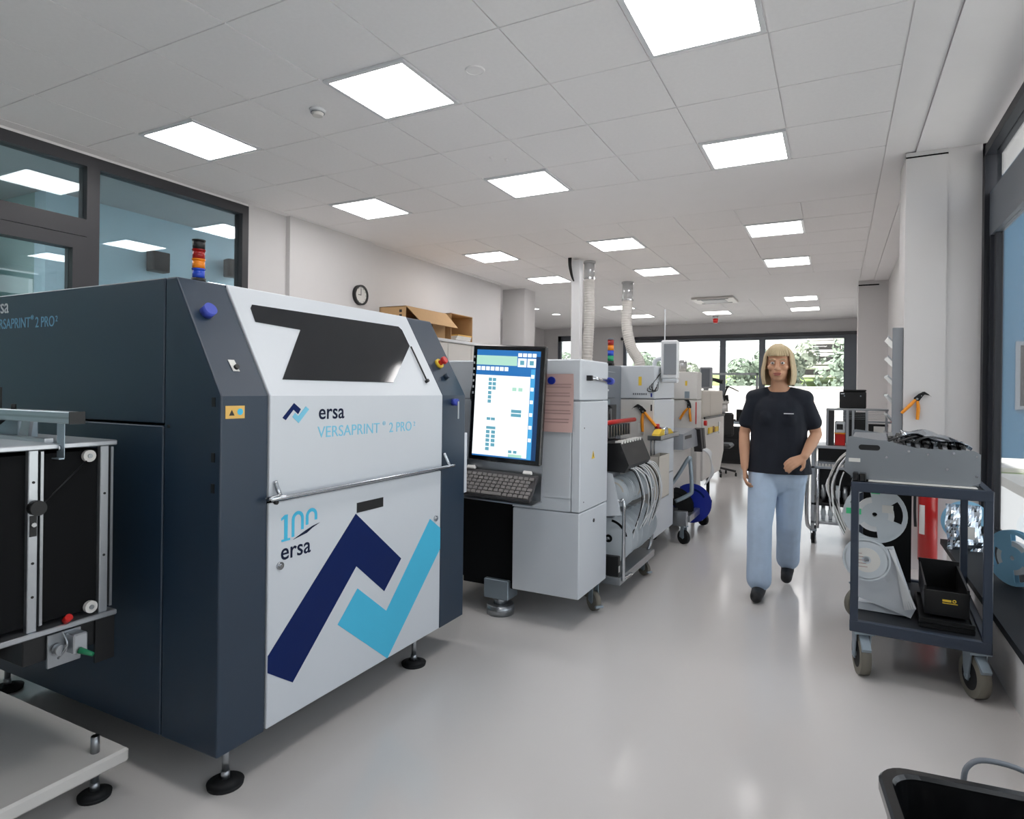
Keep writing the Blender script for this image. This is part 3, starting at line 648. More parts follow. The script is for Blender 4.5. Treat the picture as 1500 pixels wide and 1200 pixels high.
b = MB().box(-1.885, -1.72, 3.31, 3.44, .10, .215, ch=.004).build('foot_block', 'galv', pm)
MB().cyl((-1.80, 3.37, .055), (-1.80, 3.37, .11), .042, n=24).build('foot_spindle', 'steel', b); MB().cyl((-1.80, 3.37, 0), (-1.80, 3.37, .06), .082, n=32).ring((-1.80, 3.37), 'z', .07, .086, .028, .034, 32).build('foot_pad', 'steel', b)
# recessed centre with dark doors
MB().box(-2.62, -1.54, 3.77, 4.895, .25, 1.555, ch=.006).build('centre_body', 'grey_body', pm)
dd = MB().box(-1.54, -1.525, 3.80, 4.70, 1.30, 1.50, ch=.004).build('dark_door', 'grey_body', pm)
mk = MB()
for k, (w_, h_) in enumerate(((.07, .05), (.05, .05), (.02, .08), (.02, .07))): mk.box(-1.5245, -1.5235, 4.25+k*.075, 4.25+k*.075+w_, 1.385, 1.385+h_)
mk.box(-1.5245, -1.5235, 4.34, 4.54, 1.352, 1.366).build('white_marking', 'text_white', pm)
MB().box(-1.525, -1.521, 4.16, 4.26, 1.38, 1.46).build('sticker', 'sticker', pm)
MB().box(-1.525, -1.521, 4.16, 4.56, 1.255, 1.29).build('text_plate', 'galv', pm)
MB().box(-1.54, -1.527, 3.80, 4.74, .98, 1.25, ch=.004).build('glass_door', 'glass_black', pm); MB().box(-1.527, -1.52, 4.58, 4.60, 1.05, 1.22).build('door_grip', 'chrome', pm)
MB().cyl((-1.36, 3.775, 1.14), (-1.36, 4.66, 1.14), .016, n=12).build('red_bar', 'red', pm)
for k in range(14): MB().box(-1.50, -1.40, 3.86+k*.062, 3.875+k*.062, 1.03, 1.11).build('feeder_slot', 'steel', pm)
st2 = MB().cyl((-1.40, 4.2, 1.53), (-1.40, 4.2, 1.562), .022, n=16).box(-1.6, -1.38, 4.18, 4.22, 1.53, 1.545).build('signal_tower', 'black', pm)
for k, m in enumerate(('lamp_green', 'lamp_blue', 'lamp_orange', 'lamp_red')):
    z = 1.562+k*.036; MB().cyl((-1.40, 4.2, z), (-1.40, 4.2, z+.032), .021, n=16).ring((-1.40, 4.2), 'z', .012, .022, z+.032, z+.036, 16).build('lamp', m, st2)
MB().cyl((-1.40, 4.2, 1.706), (-1.40, 4.2, 1.718), .021, n=16).build('cap', 'grey_body', st2)
# paper with a blue magnet
pp = thing('paper_sheet', 'pink printed sheet held by a round blue magnet', 'paper', (-1.41, 3.299, 1.1))
n = 10; vs = []; fs = []
for j in range(n+1):
    for i in range(5):
        a, b = i/4, j/n; vs.append((-1.515+.203*a+.012*b*0, 3.2985-.012*abs(b-.35)**1.5*3 - .004*math.sin(a*3), 1.446-.329*b))
for j in range(n):
    for i in range(4): fs.append((j*5+i, j*5+i+1, (j+1)*5+i+1, (j+1)*5+i))
sh = MB().add(vs, fs).build('sheet', 'paper_pink', pp); so = sh.modifiers.new('thick', 'SOLIDIFY'); so.thickness = .0006
ln = MB()
for j in range(15):
    b = .18+.05*j
    if j % 3 == 2: continue
    y = 3.2985-.012*abs(b-.35)**1.5*3-.005; z = 1.446-.329*b
    ln.box(-1.50, -1.50+.16+.02*random.random(), y-.0004, y, z-.0032, z+.0032)
ln.build('printed_lines', 'print_grey', pp)
MB().cyl((-1.442, 3.292, 1.408), (-1.442, 3.276, 1.408), .022, n=24).build('magnet', 'blue_deep', pp)
# ---- monitor on its arm
mo = thing('touch_monitor', 'tall black monitor with a lit screen beside the dark printer', 'monitor', (-1.64, 3.16, .93))
def tilt(m, c=(-1.64, 3.12, 1.27)): return m.rot(c, 'Y', math.radians(2.6)).rot(c, 'Z', math.radians(6))
bz = tilt(MB().box(-1.858, -1.422, 3.105, 3.145, .945, 1.60, ch=.006)).build('housing', 'black_gloss', mo)
def sq(x0, x1, z0, z1, m, h=.001, name='screen_field'): return tilt(MB().box(x0, x1, 3.105-h, 3.105, z0, z1)).build(name, m, sc)
sc = tilt(MB().box(-1.832, -1.452, 3.1035, 3.106, .972, 1.572)).build('screen', 'scr_blue', mo)
X0, X1, Z0, Z1 = -1.832, -1.452, .972, 1.572
sq(X0, X1-.052, Z0+.008, Z1-.142, 'scr_white', .003)
sq(X0, X0+.245, Z1-.085, Z1-.032, 'scr_green', .003)
sq(X1-.05, X1-.026, Z0+.004, Z1-.10, 'scr_cyan', .003); sq(X1-.024, X1, Z0, Z1-.03, 'scr_dark', .003)
for k in range(7): sq(X0+.004+k*.028, X0+.026+k*.028, Z1-.116, Z1-.094, 'scr_white', .003, 'icon')
for k in range(2): sq(X0+.25+k*.056, X0+.30+k*.056, Z1-.09, Z1-.042, 'scr_white', .003, 'icon')
for k in range(2): sq(X0+.263+k*.056, X0+.287+k*.056, Z1-.078, Z1-.054, 'scr_teal', .004, 'icon')
for k in range(4): sq(X0+.25+k*.028, X0+.272+k*.028, Z1-.034, Z1-.014, 'scr_white', .003, 'icon')
for k in range(6): sq(X1-.048, X1-.03, Z1-.15-k*.07, Z1-.13-k*.07, 'scr_white', .004, 'icon')
for k in range(3): sq(X0+.08, X0+.10, Z1-.175-k*.024, Z1-.157-k*.024, 'scr_teal', .004, 'board'); sq(X0+.105, X0+.125, Z1-.175-k*.024, Z1-.157-k*.024, 'scr_teal', .004, 'board')
for k in range(3): sq(X0+.08, X0+.10, Z1-.25-k*.024, Z1-.232-k*.024, 'scr_teal', .004, 'board')
for k in range(2): sq(X0+.225+k*.036, X0+.25+k*.036, Z1-.225, Z1-.205, 'scr_green', .004, 'board'); sq(X0+.225, X0+.285, Z1-.345-k*.022, Z1-.328-k*.022, 'scr_teal', .004, 'board')
sq(X0+.08, X0+.102, Z1-.395, Z1-.38, 'scr_teal', .004, 'board'); sq(X0+.106, X0+.13, Z1-.395, Z1-.38, 'scr_teal', .004, 'board'); sq(X0+.08, X0+.136, Z1-.445, Z1-.43, 'scr_teal', .004, 'board')
for k in range(5): sq(X0+.08, X0+.102, Z1-.47-k*.024, Z1-.452-k*.024, 'scr_teal', .004, 'board'); 
for k in range(4): sq(X0+.112, X0+.135, Z1-.47-k*.024, Z1-.452-k*.024, 'scr_teal', .004, 'board')
sq(X0+.22, X0+.24, Z1-.57, Z1-.555, 'scr_teal', .004, 'board'); sq(X0+.25, X0+.27, Z1-.57, Z1-.555, 'scr_teal', .004, 'board'); sq(X0+.22, X0+.30, Z1-.592, Z1-.576, 'scr_green', .004, 'board')
for k in range(7): tilt(MB().box(-1.852, -1.843, 3.103, 3.105, 1.32+k*.034, 1.332+k*.034)).build('side_key', 'text_white', mo)
MB().box(-1.70, -1.58, 3.145, 3.29, 1.20, 1.32, ch=.01).build('mount', 'black', mo)
for k in range(2): MB().tube([(-1.865, 3.13, 1.40-k*.02), (-1.90+.008*k, 3.16, 1.30), (-1.86-.02*k, 3.18, 1.18), (-1.90, 3.2, 1.02)], .005, 6).build('cable', 'black', mo)
tr_ = tilt(MB().box(-1.865, -1.405, 2.965, 3.12, .748, .756, ch=.002).box(-1.865, -1.405, 3.095, 3.105, .756, .945)).build('keyboard_tray', 'steel', mo)
# ---- keyboard
kb = thing('keyboard', 'dark grey keyboard on the tray below the lit monitor', 'keyboard', (-1.635, 3.02, .757))
KA = math.radians(48)
def kt(m): 
    m.rot((-1.635, 2.955, .765), 'X', KA); return tilt(m)
kt(MB().box(-1.86, -1.41, 2.955, 3.125, .765, .787, ch=.006)).build('case', 'key_dark', kb)
for s in (-1.835, -1.50): kt(MB().box(s, s+.05, 3.118, 3.14, .775, .795, ch=.003)).build('clip', 'white_warm', kb)
for r in range(6):
    nk = 14
    for k in range(nk):
        if r == 0 and 4 < k < 9: continue
        x = -1.848+k*.0305+(.004*r if r < 5 else 0)
        if x+.026 > -1.415: continue
        kt(MB().box(x, x+.026, 2.966+r*.0225, 2.986+r*.0225, .787, .794, ch=.002)).build('key', 'key_cap', kb)
kt(MB().box(-1.848+5*.0305, -1.848+8.8*.0305, 2.966, 2.986, .787, .794, ch=.002)).build('space_bar', 'key_cap', kb)
# ---- second placement machine
p2 = thing('placement_machine', 'second white placement machine with hanging pliers and yellow tape tray', 'machine', (-1.9, 5.7, 0))
MB().box(-2.62, XP-.02, 4.915, 5.55, .2, 1.54).build('chassis', 'black_matte', p2)
MB().box(-2.62, XP, 4.90, 5.57, 1.295, 1.558, ch=.008).build('top_cover', 'white_panel', p2)
MB().box(-2.62, XP-.006, 4.90, 4.915, .19, 1.289, ch=.004).build('front_panel', 'white_warm', p2)
MB().box(XP-.02, XP, 4.918, 5.57, .665, 1.289, ch=.004).build('side_door', 'white_panel', p2)
MB().box(XP-.02, XP, 4.918, 5.57, .19, .66, ch=.004).build('side_cover', 'white_panel', p2)
for z, h in ((1.31, .03), (1.20, .05)): MB().box(XP-.03, XP-.02, 4.895, 4.901, z, z+h).build('latch', 'blue_deep' if h < .04 else 'black', p2)
MB().box(-1.40, -1.375, 4.897, 4.901, 1.40, 1.47).build('yellow_sticker', 'yellow', p2)
mk = MB()
for k in range(7): mk.box(-1.445+k*.017, -1.434+k*.017, 4.898, 4.9005, 1.325, 1.340)
mk.build('marking', 'grey_body', p2)
MB().box(-1.40, -1.345, 4.896, 4.901, 1.02, 1.10).build('tag', 'paper', p2)
MB().cyl((XP+.002, 4.93, 1.08), (XP+.03, 4.93, 1.08), .02, n=16).build('stop_button', 'red', p2)
MB().box(-2.62, -1.56, 5.572, 6.695, .25, 1.50, ch=.006).build('centre_body', 'grey_mid', p2)
MB().cyl((-1.37, 5.58, 1.10), (-1.37, 5.95, 1.10), .016, n=12).build('red_bar', 'red', p2)
# monitor arm with a pale monitor on the second machine
m2 = thing('operator_monitor', 'pale grey monitor on a bracket at the second placement machine', 'monitor', (-1.2, 5.1, 1.44))
mm = MB().box(-1.262, -1.128, 5.02, 5.13, 1.455, 1.765, ch=.012).rot((-1.2, 5.08, 1.6), 'Z', .12).build('housing', 'white_gloss', m2)
MB().box(-1.238, -1.140, 5.014, 5.021, 1.49, 1.735, ch=.002).rot((-1.2, 5.08, 1.6), 'Z', .12).build('screen', 'grey_mid', m2)
MB().box(-1.25, -1.13, 5.02, 5.14, 1.425, 1.456, ch=.008).rot((-1.2, 5.08, 1.6), 'Z', .12).build('foot_rail', 'white_panel', m2)
MB().tube([(-1.20, 5.13, 1.62), (-1.22, 5.20, 1.63), (-1.34, 5.22, 1.62), (-1.36, 5.22, 1.56)], .018, 8).build('bracket_arm', 'white_panel', m2)
MB().tube([(-1.245, 5.10, 1.76), (-1.245, 5.10, 1.86), (-1.245, 5.10, 2.02)], .005, 6).build('antenna', 'white_gloss', m2)
for k in range(4): MB().tube([(-1.255, 5.02, 1.50), (-1.262-.012*k, 4.94, 1.46-.01*k), (-1.278-.016*k, 4.887, 1.42-.02*k), (-1.285+.012*k, 4.886, 1.36), (-1.262+.006*k, 4.90, 1.37+.02*k)], .003, 6).build('cable', 'black', m2)
# tray and pocket on its side
ty = thing('tool_tray', 'steel tool tray with a hanging pocket on the second white machine', 'tray', (-1.2, 5.1, .5))
MB().box(XP+.001, -1.17, 4.70, 5.32, .985, .99).box(-1.175, -1.17, 4.70, 5.32, .985, 1.02).box(XP+.001, -1.17, 4.70, 4.705, .985, 1.02).box(XP+.001, -1.17, 5.315, 5.32, .985, 1.02).build('shelf', 'steel', ty)
MB().box(XP+.001, -1.19, 4.74, 5.07, .53, .535).box(-1.195, -1.19, 4.74, 5.07, .53, .86).box(XP+.001, XP+.005, 4.74, 5.07, .53, .86).box(XP+.001, -1.19, 4.74, 4.745, .53, .86).box(XP+.001, -1.19, 5.065, 5.07, .53, .86).build('pocket', 'beige', ty)
for y in (4.76, 4.86): MB().cyl((XP+.012, y, .86), (XP+.012, y, .99), .006, n=8).build('rod', 'steel', ty)
tp = thing('tape_dispenser', 'yellow tape dispenser lying in the steel tool tray', 'dispenser', (-1.21, 4.95, .99))
MB().prism([(4.72, .992), (5.20, .992), (5.20, 1.02), (5.10, 1.058), (4.82, 1.062), (4.74, 1.03)], 'x', -1.245, -1.19).build('body', 'yellow', tp)
MB().cyl((-1.236, 4.95, 1.03), (-1.182, 4.95, 1.03), .045, n=20).build('tape_roll', 'silver_bag', tp); MB().box(-1.23, -1.20, 5.20, 5.30, .995, 1.01).build('cutter', 'cardboard_in', tp)
pliers((-1.345, 4.89, 1.04), frame((-1.352, 4.899, 1.20), (1, 0, 0), (0, 0, 1)), 'black and orange pliers on the second white machine above the yellow dispenser')
# ---- third tower and low oven end
p3_ = thing('placement_machine', 'third white placement machine with small orange pliers on its front', 'machine', (-1.9, 6.8, 0))
MB().box(-2.62, XP-.02, 6.70, 6.93, 1.275, 1.565, ch=.008).build('top_cover', 'white_warm', p3_)
MB().box(-2.62, XP-.02, 6.70, 6.93, .2, 1.268, ch=.006).build('body', 'white_warm', p3_)
MB().box(-1.415, -1.395, 6.696, 6.701, 1.42, 1.47).build('yellow_sticker', 'yellow', p3_); MB().box(-1.42, -1.37, 6.696, 6.701, 1.29, 1.36).build('sign', 'galv', p3_)
MB().box(-1.306, -1.296, 6.695, 6.701, 1.02, 1.25).build('red_strip', 'red', p3_)
pliers((-1.36, 6.69, 1.05), frame((-1.365, 6.698, 1.20), (.82, 0, -.57), (.57, 0, .82)), 'small orange pliers on the third white machine')
ov = thing('conveyor_unit', 'low beige conveyor unit with a stepped cover behind the third machine', 'machine', (-1.7, 7.7, 0))
MB().prism([(6.94, .40), (8.05, .40), (8.32, .62), (8.32, 1.065), (6.94, 1.065)], 'x', -2.5, XP).build('body', 'white_warm', ov, bevel=.006)
MB().box(-2.5, XP-.015, 6.96, 7.44, 1.07, 1.375, ch=.01).build('cover', 'beige', ov); MB().box(-2.5, XP-.015, 7.45, 8.30, 1.07, 1.375, ch=.01).build('cover', 'beige', ov)
MB().box(XP-.004, XP+.012, 6.98, 8.30, 1.06, 1.085, ch=.003).build('rail', 'black', ov); MB().cyl((XP, 6.99, 1.02), (XP+.03, 6.99, 1.02), .028, n=16).build('stop_button', 'red', ov)
MB().box(XP, XP+.012, 7.90, 7.94, .86, 1.0, ch=.003).build('handle', 'chrome', ov); MB().box(XP, XP+.02, 7.15, 7.85, .885, .895).build('ledge', 'steel', ov)
for y in (7.1, 8.0): MB().cyl((-1.4, y, .02), (-1.4, y, .42), .02, n=10).cyl((-1.4, y, 0), (-1.4, y, .03), .05, n=16).build('foot', 'rubber', ov)
t = thing('tape_dispenser', 'yellow tape roll holder on the ledge of the low conveyor unit', 'dispenser', (XP+.05, 7.5, .896))
MB().box(XP+.004, XP+.02, 7.2, 7.4, .896, .96).box(XP+.004, XP+.02, 7.6, 7.8, .896, .95).build('body', 'yellow', t); MB().cyl((XP+.004, 7.5, .93), (XP+.02, 7.5, .93), .036, n=16).build('tape_roll', 'cardboard_in', t)
m3 = thing('operator_monitor', 'grey monitor seen edge on above the low conveyor unit', 'monitor', (-1.45, 8.0, 1.376))
MB().box(-1.50, -1.36, 7.92, 8.0, 1.40, 1.66, ch=.008).build('housing', 'grey_mid', m3); MB().box(-1.48, -1.38, 7.914, 7.921, 1.42, 1.64).build('screen', 'frame_grey', m3); MB().cyl((-1.43, 7.96, 1.376), (-1.43, 7.96, 1.41), .03, n=12).build('stand', 'grey_mid', m3)
t = thing('glass_lamp_column', 'clear glass sensor column standing on the low conveyor cover', 'lamp', (-1.60, 7.4, 1.376))
MB().cyl((-1.60, 7.4, 1.376), (-1.60, 7.4, 1.60), .045, n=16).build('tube', 'white_warm', t); MB().cyl((-1.60, 7.4, 1.60), (-1.60, 7.4, 1.72), .05, .055, n=16).build('head', 'duct_clear', t)
# ---- feeder cart with white reels, in the bay of the first machine
def reel_full(m, c, r, w, mi=0, mh=1, ms=2, ph=.5):
    """spool with closed flanges and dark arc slots on the near one"""
    x, y, z = c
    for yy in (y, y+w): m.ring((x, z), 'y', .014, r, yy, yy+.002, 40, mi)
    m.ring((x, z), 'y', .014, r*.62, y+.002, y+w, 28, mh)
    for k in range(2): m.ring((x, z), 'y', r*.70, r*.80, y-.0006, y, 14, ms, a0=ph+k*2.2, a1=ph+k*2.2+1.2)
    m.ring((x, z), 'y', .012, r*.16, y-.003, y, 16, ms)
    return m
def reel(m, c, r, w, hub=.35, mi=0, mh=1, spokes=3, ph=0.3):
    """spool with axis along Y, near flange with cut-outs"""
    x, y, z = c
    for yy in (y, y+w): 
        m.ring((x, z), 'y', r*.86, r, yy, yy+.002, 36, mi); m.ring((x, z), 'y', .012, r*hub, yy, yy+.002, 24, mi)
        for k in range(spokes):
            a = ph+2*PI*k/spokes; m.ring((x, z), 'y', r*hub*.98, r*.88, yy, yy+.002, 10, mi, a0=a-.55, a1=a+.55)
    m.ring((x, z), 'y', .012, r*.60, y+.002, y+w, 28, mh)
    return m
fc = thing('feeder_cart', 'feeder cart full of white reels beside the first placement machine', 'cart', (-1.4, 4.3, 0))
MB().box(-1.50, -1.20, 3.84, 4.68, .125, .175, ch=.004).build('base', 'steel', fc)
MB().tube([(-1.21, 3.87, .655), (-1.19, 3.87, .62), (-1.19, 3.87, .20), (-1.19, 3.90, .16), (-1.19, 4.05, .15)], .012, 8).build('tube_frame', 'chrome', fc)
MB().tube([(-1.30, 4.67, .66), (-1.23, 4.67, .65), (-1.22, 4.67, .60), (-1.22, 4.67, .28), (-1.24, 4.64, .17)], .014, 8).build('tube_frame', 'chrome', fc)
MB().tube([(-1.34, 3.87, .655), (-1.19, 3.87, .655)], .010, 8).build('tube_frame', 'chrome', fc)
MB().prism([(-1.40, .54), (-1.195, .575), (-1.255, .83), (-1.40, .85)], 'y', 3.825, 3.832).build('side_plate', 'white_panel', fc)
MB().box(-1.50, -1.22, 3.86, 3.90, .175, .30, ch=.004).build('battery_box', 'black', fc); MB().box(-1.2195, -1.2185, 3.865, 3.895, .20, .24).build('label', 'paper', fc)
for k in range(6): reel_full(MB(), (-1.31, 3.93+k*.125, .395), .160-.004*(k % 3), .022, ph=.2+k*.7).build('large_reel', ['reel_white', 'black_matte' if k % 2 == 0 else 'tape_white', 'black_matte'], fc)
for k in range(6): reel_full(MB(), (-1.285+.01*(k % 2), 3.92+k*.12, .690), .098, .03, ph=.2+k).build('small_reel', ['reel_white', 'tape_white', 'beige'], fc)
MB().cyl((-1.315, 3.91, .395), (-1.315, 4.66, .395), .010, n=10).build('spindle', 'steel', fc); MB().cyl((-1.285, 3.90, .69), (-1.285, 4.62, .69), .009, n=10).build('spindle', 'steel', fc)
MB().box(-1.33, -1.27, 3.90, 4.68, .535, .55).build('reel_shelf', 'steel', fc)
fb = MB().prism([(-1.52, 1.00), (-1.23, 1.02), (-1.17, .88), (-1.20, .83), (-1.52, .84)], 'y', 3.90, 4.42).build('feeder_bank', 'black', fc)
for k in range(8): MB().box(-1.27, -1.225, 3.92+k*.06, 3.95+k*.06, 1.012, 1.03).build('feeder_tab', 'paper', fb)
for k in range(12):
    R = random.Random(k+3); y = 3.98+k*.05; a = R.uniform(-.025, .02); e = R.uniform(-.06, .05)
    MB().tube([(-1.21, y-.04, .855), (-1.165, y, .835), (-1.125+a, y+.05, .76+e*.3), (-1.115+a, y+.09, .64), (-1.14+a, y+.10+e, .52), (-1.175+a, y+.06+e, .40+e)], .0042, 5).build('tape', 'tape_white' if k % 4 else 'rubber', fc)
for x, y in ((-1.25, 4.58), (-1.45, 4.58), (-1.45, 3.92)): caster(fc, x, y, .048, ang=1.1)
caster(pm, -1.32, 3.69, .058, 'wheel_grey', ztop=.18, ang=.9, w=.034)
# ---- second feeder cart with the blue reel
f2 = thing('feeder_cart', 'feeder cart carrying the dark blue reel between the white machines', 'cart', (-1.35, 6.1, 0))
MB().box(-1.53, -1.17, 5.66, 5.72, .16, .29, ch=.004).box(-1.20, -1.15, 5.72, 6.62, .19, .25, ch=.004).box(-1.53, -1.15, 6.58, 6.64, .17, .27, ch=.004).build('base', 'steel', f2)
MB().prism([(5.70, .42), (6.30, .25), (6.64, .30), (6.64, .88), (6.2, .96), (5.70, .97)], 'x', -1.50, -1.34).build('cover', 'white_warm', f2)
MB().tube([(-1.33, 5.70, .50), (-1.25, 5.70, .62), (-1.165, 5.70, .765), (-1.155, 5.72, .72), (-1.14, 5.72, .50), (-1.16, 5.72, .44), (-1.28, 5.70, .37)], .018, 8).build('push_handle', 'galv', f2)
reel_full(MB(), (-1.235, 6.16, .285), .185, .05).build('blue_reel', ['blue_deep', 'blue_deep', 'navy'], f2)
reel_full(MB(), (-1.34, 5.90, .285), .175, .05).build('black_reel', ['black', 'black', 'rubber'], f2)
MB().box(-1.34, -1.30, 5.74, 6.60, .262, .278).build('spindle', 'steel', f2)
ph_ = MB().prism([(5.62, .98), (6.1, 1.01), (6.32, .96), (6.36, .83), (5.62, .84)], 'x', -1.55, -1.20).build('feeder_bank', 'grey_mid', f2); MB().box(-1.2, -1.198, 5.70, 5.98, .93, .96).build('slot', 'black', ph_)
for k in range(2): MB().prism([(6.20+k*.13, 1.0), (6.30+k*.13, 1.0), (6.40+k*.13, .79), (6.32+k*.13, .77)], 'x', -1.24, -1.165).build('feeder', 'key_dark', f2)
for k in range(7): MB().tube([(-1.20, 6.34+k*.03, .80), (-1.12, 6.36+k*.03, .76), (-1.09-.006*k, 6.40+k*.03, .66), (-1.10, 6.42+k*.03, .54), (-1.15, 6.40, .44)], .006, 5).build('tape', 'tape_white', f2)
for x, y in ((-1.2, 5.69), (-1.2, 6.60), (-1.49, 5.69), (-1.49, 6.60)): caster(f2, x, y, .062, 'rubber', False, ztop=.165, ang=1.0, w=.032)
# ---- exhaust hoses and the oven behind the line
re_ = thing('reflow_oven', 'long white reflow oven under the exhaust hoses behind the line', 'machine', (-3.3, 9.8, 0))
MB().prism([(-3.9, .2), (-2.75, .2), (-2.75, 1.0), (-2.95, 1.35), (-3.7, 1.35), (-3.9, 1.0)], 'y', 7.9, 11.6).build('body', 'white_warm', re_, bevel=.02)
MB().box(-2.75, -2.735, 8.1, 9.6, .3, .95, ch=.004).build('door', 'white_panel', re_); MB().box(-2.75, -2.735, 9.7, 11.4, .3, .95, ch=.004).build('door', 'white_panel', re_)
for x in (-3.75, -2.9):
    for y in (8.1, 11.4): MB().cyl((x, y, 0), (x, y, .22), .04, n=12).build('foot', 'rubber', re_)
def hose(label, base, path, r):
    t = thing('exhaust_hose', label, 'hose', base)
    P = [Vector(p) for p in path]; pts = []; rad = []; N = 130
    for i in range(N):
        s = i/(N-1)*(len(P)-1); k = min(int(s), len(P)-2); a = s-k
        p0, p1, p2, p3 = P[max(k-1, 0)], P[k], P[k+1], P[min(k+2, len(P)-1)]
        pts.append(.5*((2*p1)+(p2-p0)*a+(2*p0-5*p1+4*p2-p3)*a*a+(3*p1-p0-3*p2+p3)*a**3)); rad.append(r*(1+.09*(1 if i % 3 == 0 else (-.6 if i % 3 == 1 else .2))))
    MB().tube(pts, r, 16, radii=rad).build('corrugated_hose', 'hose', t)
    top = P[0]; MB().cyl(top, (top.x, top.y, ZC-.002), r*1.02, n=20).ring((top.x, top.y), 'z', r*.95, r*1.12, top.z, top.z+.03, 20).ring((top.x, top.y), 'z', r*.95, r*1.18, ZC-.03, ZC-.003, 20).build('duct_sleeve', 'duct_clear', t)
hose('corrugated exhaust hose beside the white cable pole', (-3.24, 8.7, 1.36), [(-3.24, 8.7, 2.98), (-3.23, 8.7, 2.5), (-3.25, 8.7, 2.0), (-3.28, 8.7, 1.37)], .075)
hose('corrugated exhaust hose bending towards the far window', (-3.2, 10.6, 1.36), [(-3.24, 10.6, 2.92), (-3.25, 10.6, 2.5), (-3.16, 10.6, 2.1), (-3.02, 10.6, 1.85), (-2.98, 10.6, 1.36)], .09)
cpz = thing('cable_pole', 'white square cable pole with black cables at the ceiling', 'pole', (-3.33, 8.45, 0))
MB().box(-3.40, -3.27, 8.40, 8.52, 1.36, ZC-.03, ch=.006).build('pole', 'white_gloss', cpz)
for k in range(4): MB().tube([(-3.42+.012*k, 8.34, ZC-.004), (-3.41+.010*k, 8.33, ZC-.12), (-3.385+.006*k, 8.36, ZC-.26), (-3.36, 8.395, ZC-.33)], .009, 6).build('cable', 'black', cpz)
MB().box(-2.09, -2.045, 2.872, 2.9, .8, 1.12).move((.28, 0, 0)).build('side_strip', 'white_panel', pr)
# ================================================================== trolley on the right
TB = (.365, 3.90, 0); TR = math.radians(-3)
tr = thing('tool_trolley', 'dark blue steel trolley with two shelves in front of the bench', 'trolley', TB, rotz=TR)
x0, x1, y0, y1 = .09, .64, 3.42, 4.38
q = .034
for x, y in ((x0, y0), (x1-q, y0), (x0, y1-q), (x1-q, y1-q)):
    MB().box(x, x+q, y, y+q, .235, .93, ch=.003).build('leg', 'trolley', tr)
def rails(z0, z1, nm):
    MB().box(x0, x1, y0-.001, y0+.03, z0, z1, ch=.003).box(x0, x1, y1-.03, y1+.001, z0, z1, ch=.003).box(x0-.001, x0+.03, y0, y1, z0, z1, ch=.003).box(x1-.03, x1+.001, y0, y1, z0, z1, ch=.003).build(nm, 'trolley', tr)
rails(.885, .932, 'top_frame'); rails(.215, .268, 'lower_frame')
MB().box(x0+.02, x1-.02, y0+.02, y1-.02, .905, .925).build('top_shelf', 'shelf_mat', tr); MB().box(x0+.02, x1-.02, y0+.02, y1-.02, .24, .258).build('lower_shelf', 'shelf_mat', tr)
for x, y, a in ((x0+.05, y0+.06, .25), (x1-.055, y0+.06, .35), (x0+.03, y1-.06, 2.2), (x1-.06, y1-.06, .1)):
    f = MB()
    for s in (-1, 1): f.prism([(y-.035, .205), (y+.035, .205), (y+.028, .12), (y+.012, .075), (y-.012, .075), (y-.02, .12)], 'x', x+s*.032-.003, x+s*.032+.003)
    f.box(x-.045, x+.045, y-.05, y+.05, .203, .214); f.cyl((x-.04, y, .095), (x+.04, y, .095), .012, n=10)
    fo = f.rot((x, y, 0), 'Z', a).build('caster_fork', 'galv', tr)
    MB().cyl((x-.022, y, .095), (x+.022, y, .095), .095, n=36).rot((x, y, 0), 'Z', a).build('caster_wheel', 'wheel_grey', fo)
    MB().cyl((x-.0235, y, .095), (x+.0235, y, .095), .062, n=28).rot((x, y, 0), 'Z', a).build('caster_hub', 'rubber', fo)
    MB().prism([(y-.10, .15), (y-.04, .20), (y-.03, .19), (y-.09, .135)], 'x', x-.02, x+.02).rot((x, y, 0), 'Z', a).build('brake_pedal', 'galv', fo)
def R(m): return m.rot(TB, 'Z', TR)
MB().box(x0+.035, .37, y1-.06, y1-.045, .26, .885).build('back_panel', 'black_matte', tr)
# sheet of grey card and the metal feeder bank on the top
bo = R(MB().box(.16, .585, 3.45, 4.2, .9335, .937)).build('card_sheet', 'paper', base=(.35, 3.8, .9335)); tag(bo, 'thin grey card under the metal feeder bank on the trolley', 'card')
fk = thing('feeder_bank', 'grey sheet metal feeder bank with an oval hand hole on the trolley', 'feeder bank', (.33, 3.86, .938), rotz=0)
prof = [(.055, .975), (.10, .938), (.565, .938), (.60, .955), (.60, 1.06), (.50, 1.10), (.33, 1.125), (.07, 1.145)]
def plateY(poly, y0_, y1_, hole=None):
    m = MB()
    if not hole: return m.prism(poly, 'y', y0_, y1_)
sp = R(MB().prism([(.055, .975), (.10, .938), (.565, .938), (.60, .955), (.60, 1.085), (.575, 1.10), (.36, 1.10), (.25, 1.125), (.085, 1.145), (.07, 1.14)], 'y', 3.50, 3.506)).build('side_plate', 'sheet_metal', fk)
R(MB().prism([(.055, .975), (.10, .938), (.565, .938), (.60, .955), (.60, 1.085), (.575, 1.10), (.36, 1.10), (.25, 1.125), (.085, 1.145), (.07, 1.14)], 'y', 4.20, 4.206)).build('side_plate', 'sheet_metal', fk)
R(MB().box(.085, .595, 3.507, 4.199, .940, 1.02)).build('core', 'grey_body', fk)
hl = [];
for s, cx in ((1, .195), (-1, .13)):
    for i in range(9): t = -PI/2+PI*i/8 if s > 0 else PI/2+PI*i/8; hl.append((cx+.013*math.cos(t), 1.093+.013*math.sin(t)))
R(MB().prism(hl, 'y', 3.4985, 3.501)).build('hand_hole', 'black', sp)
R(MB().box(.075, .125, 3.4988, 3.4999, 1.02, 1.038)).build('label', 'paper', sp)
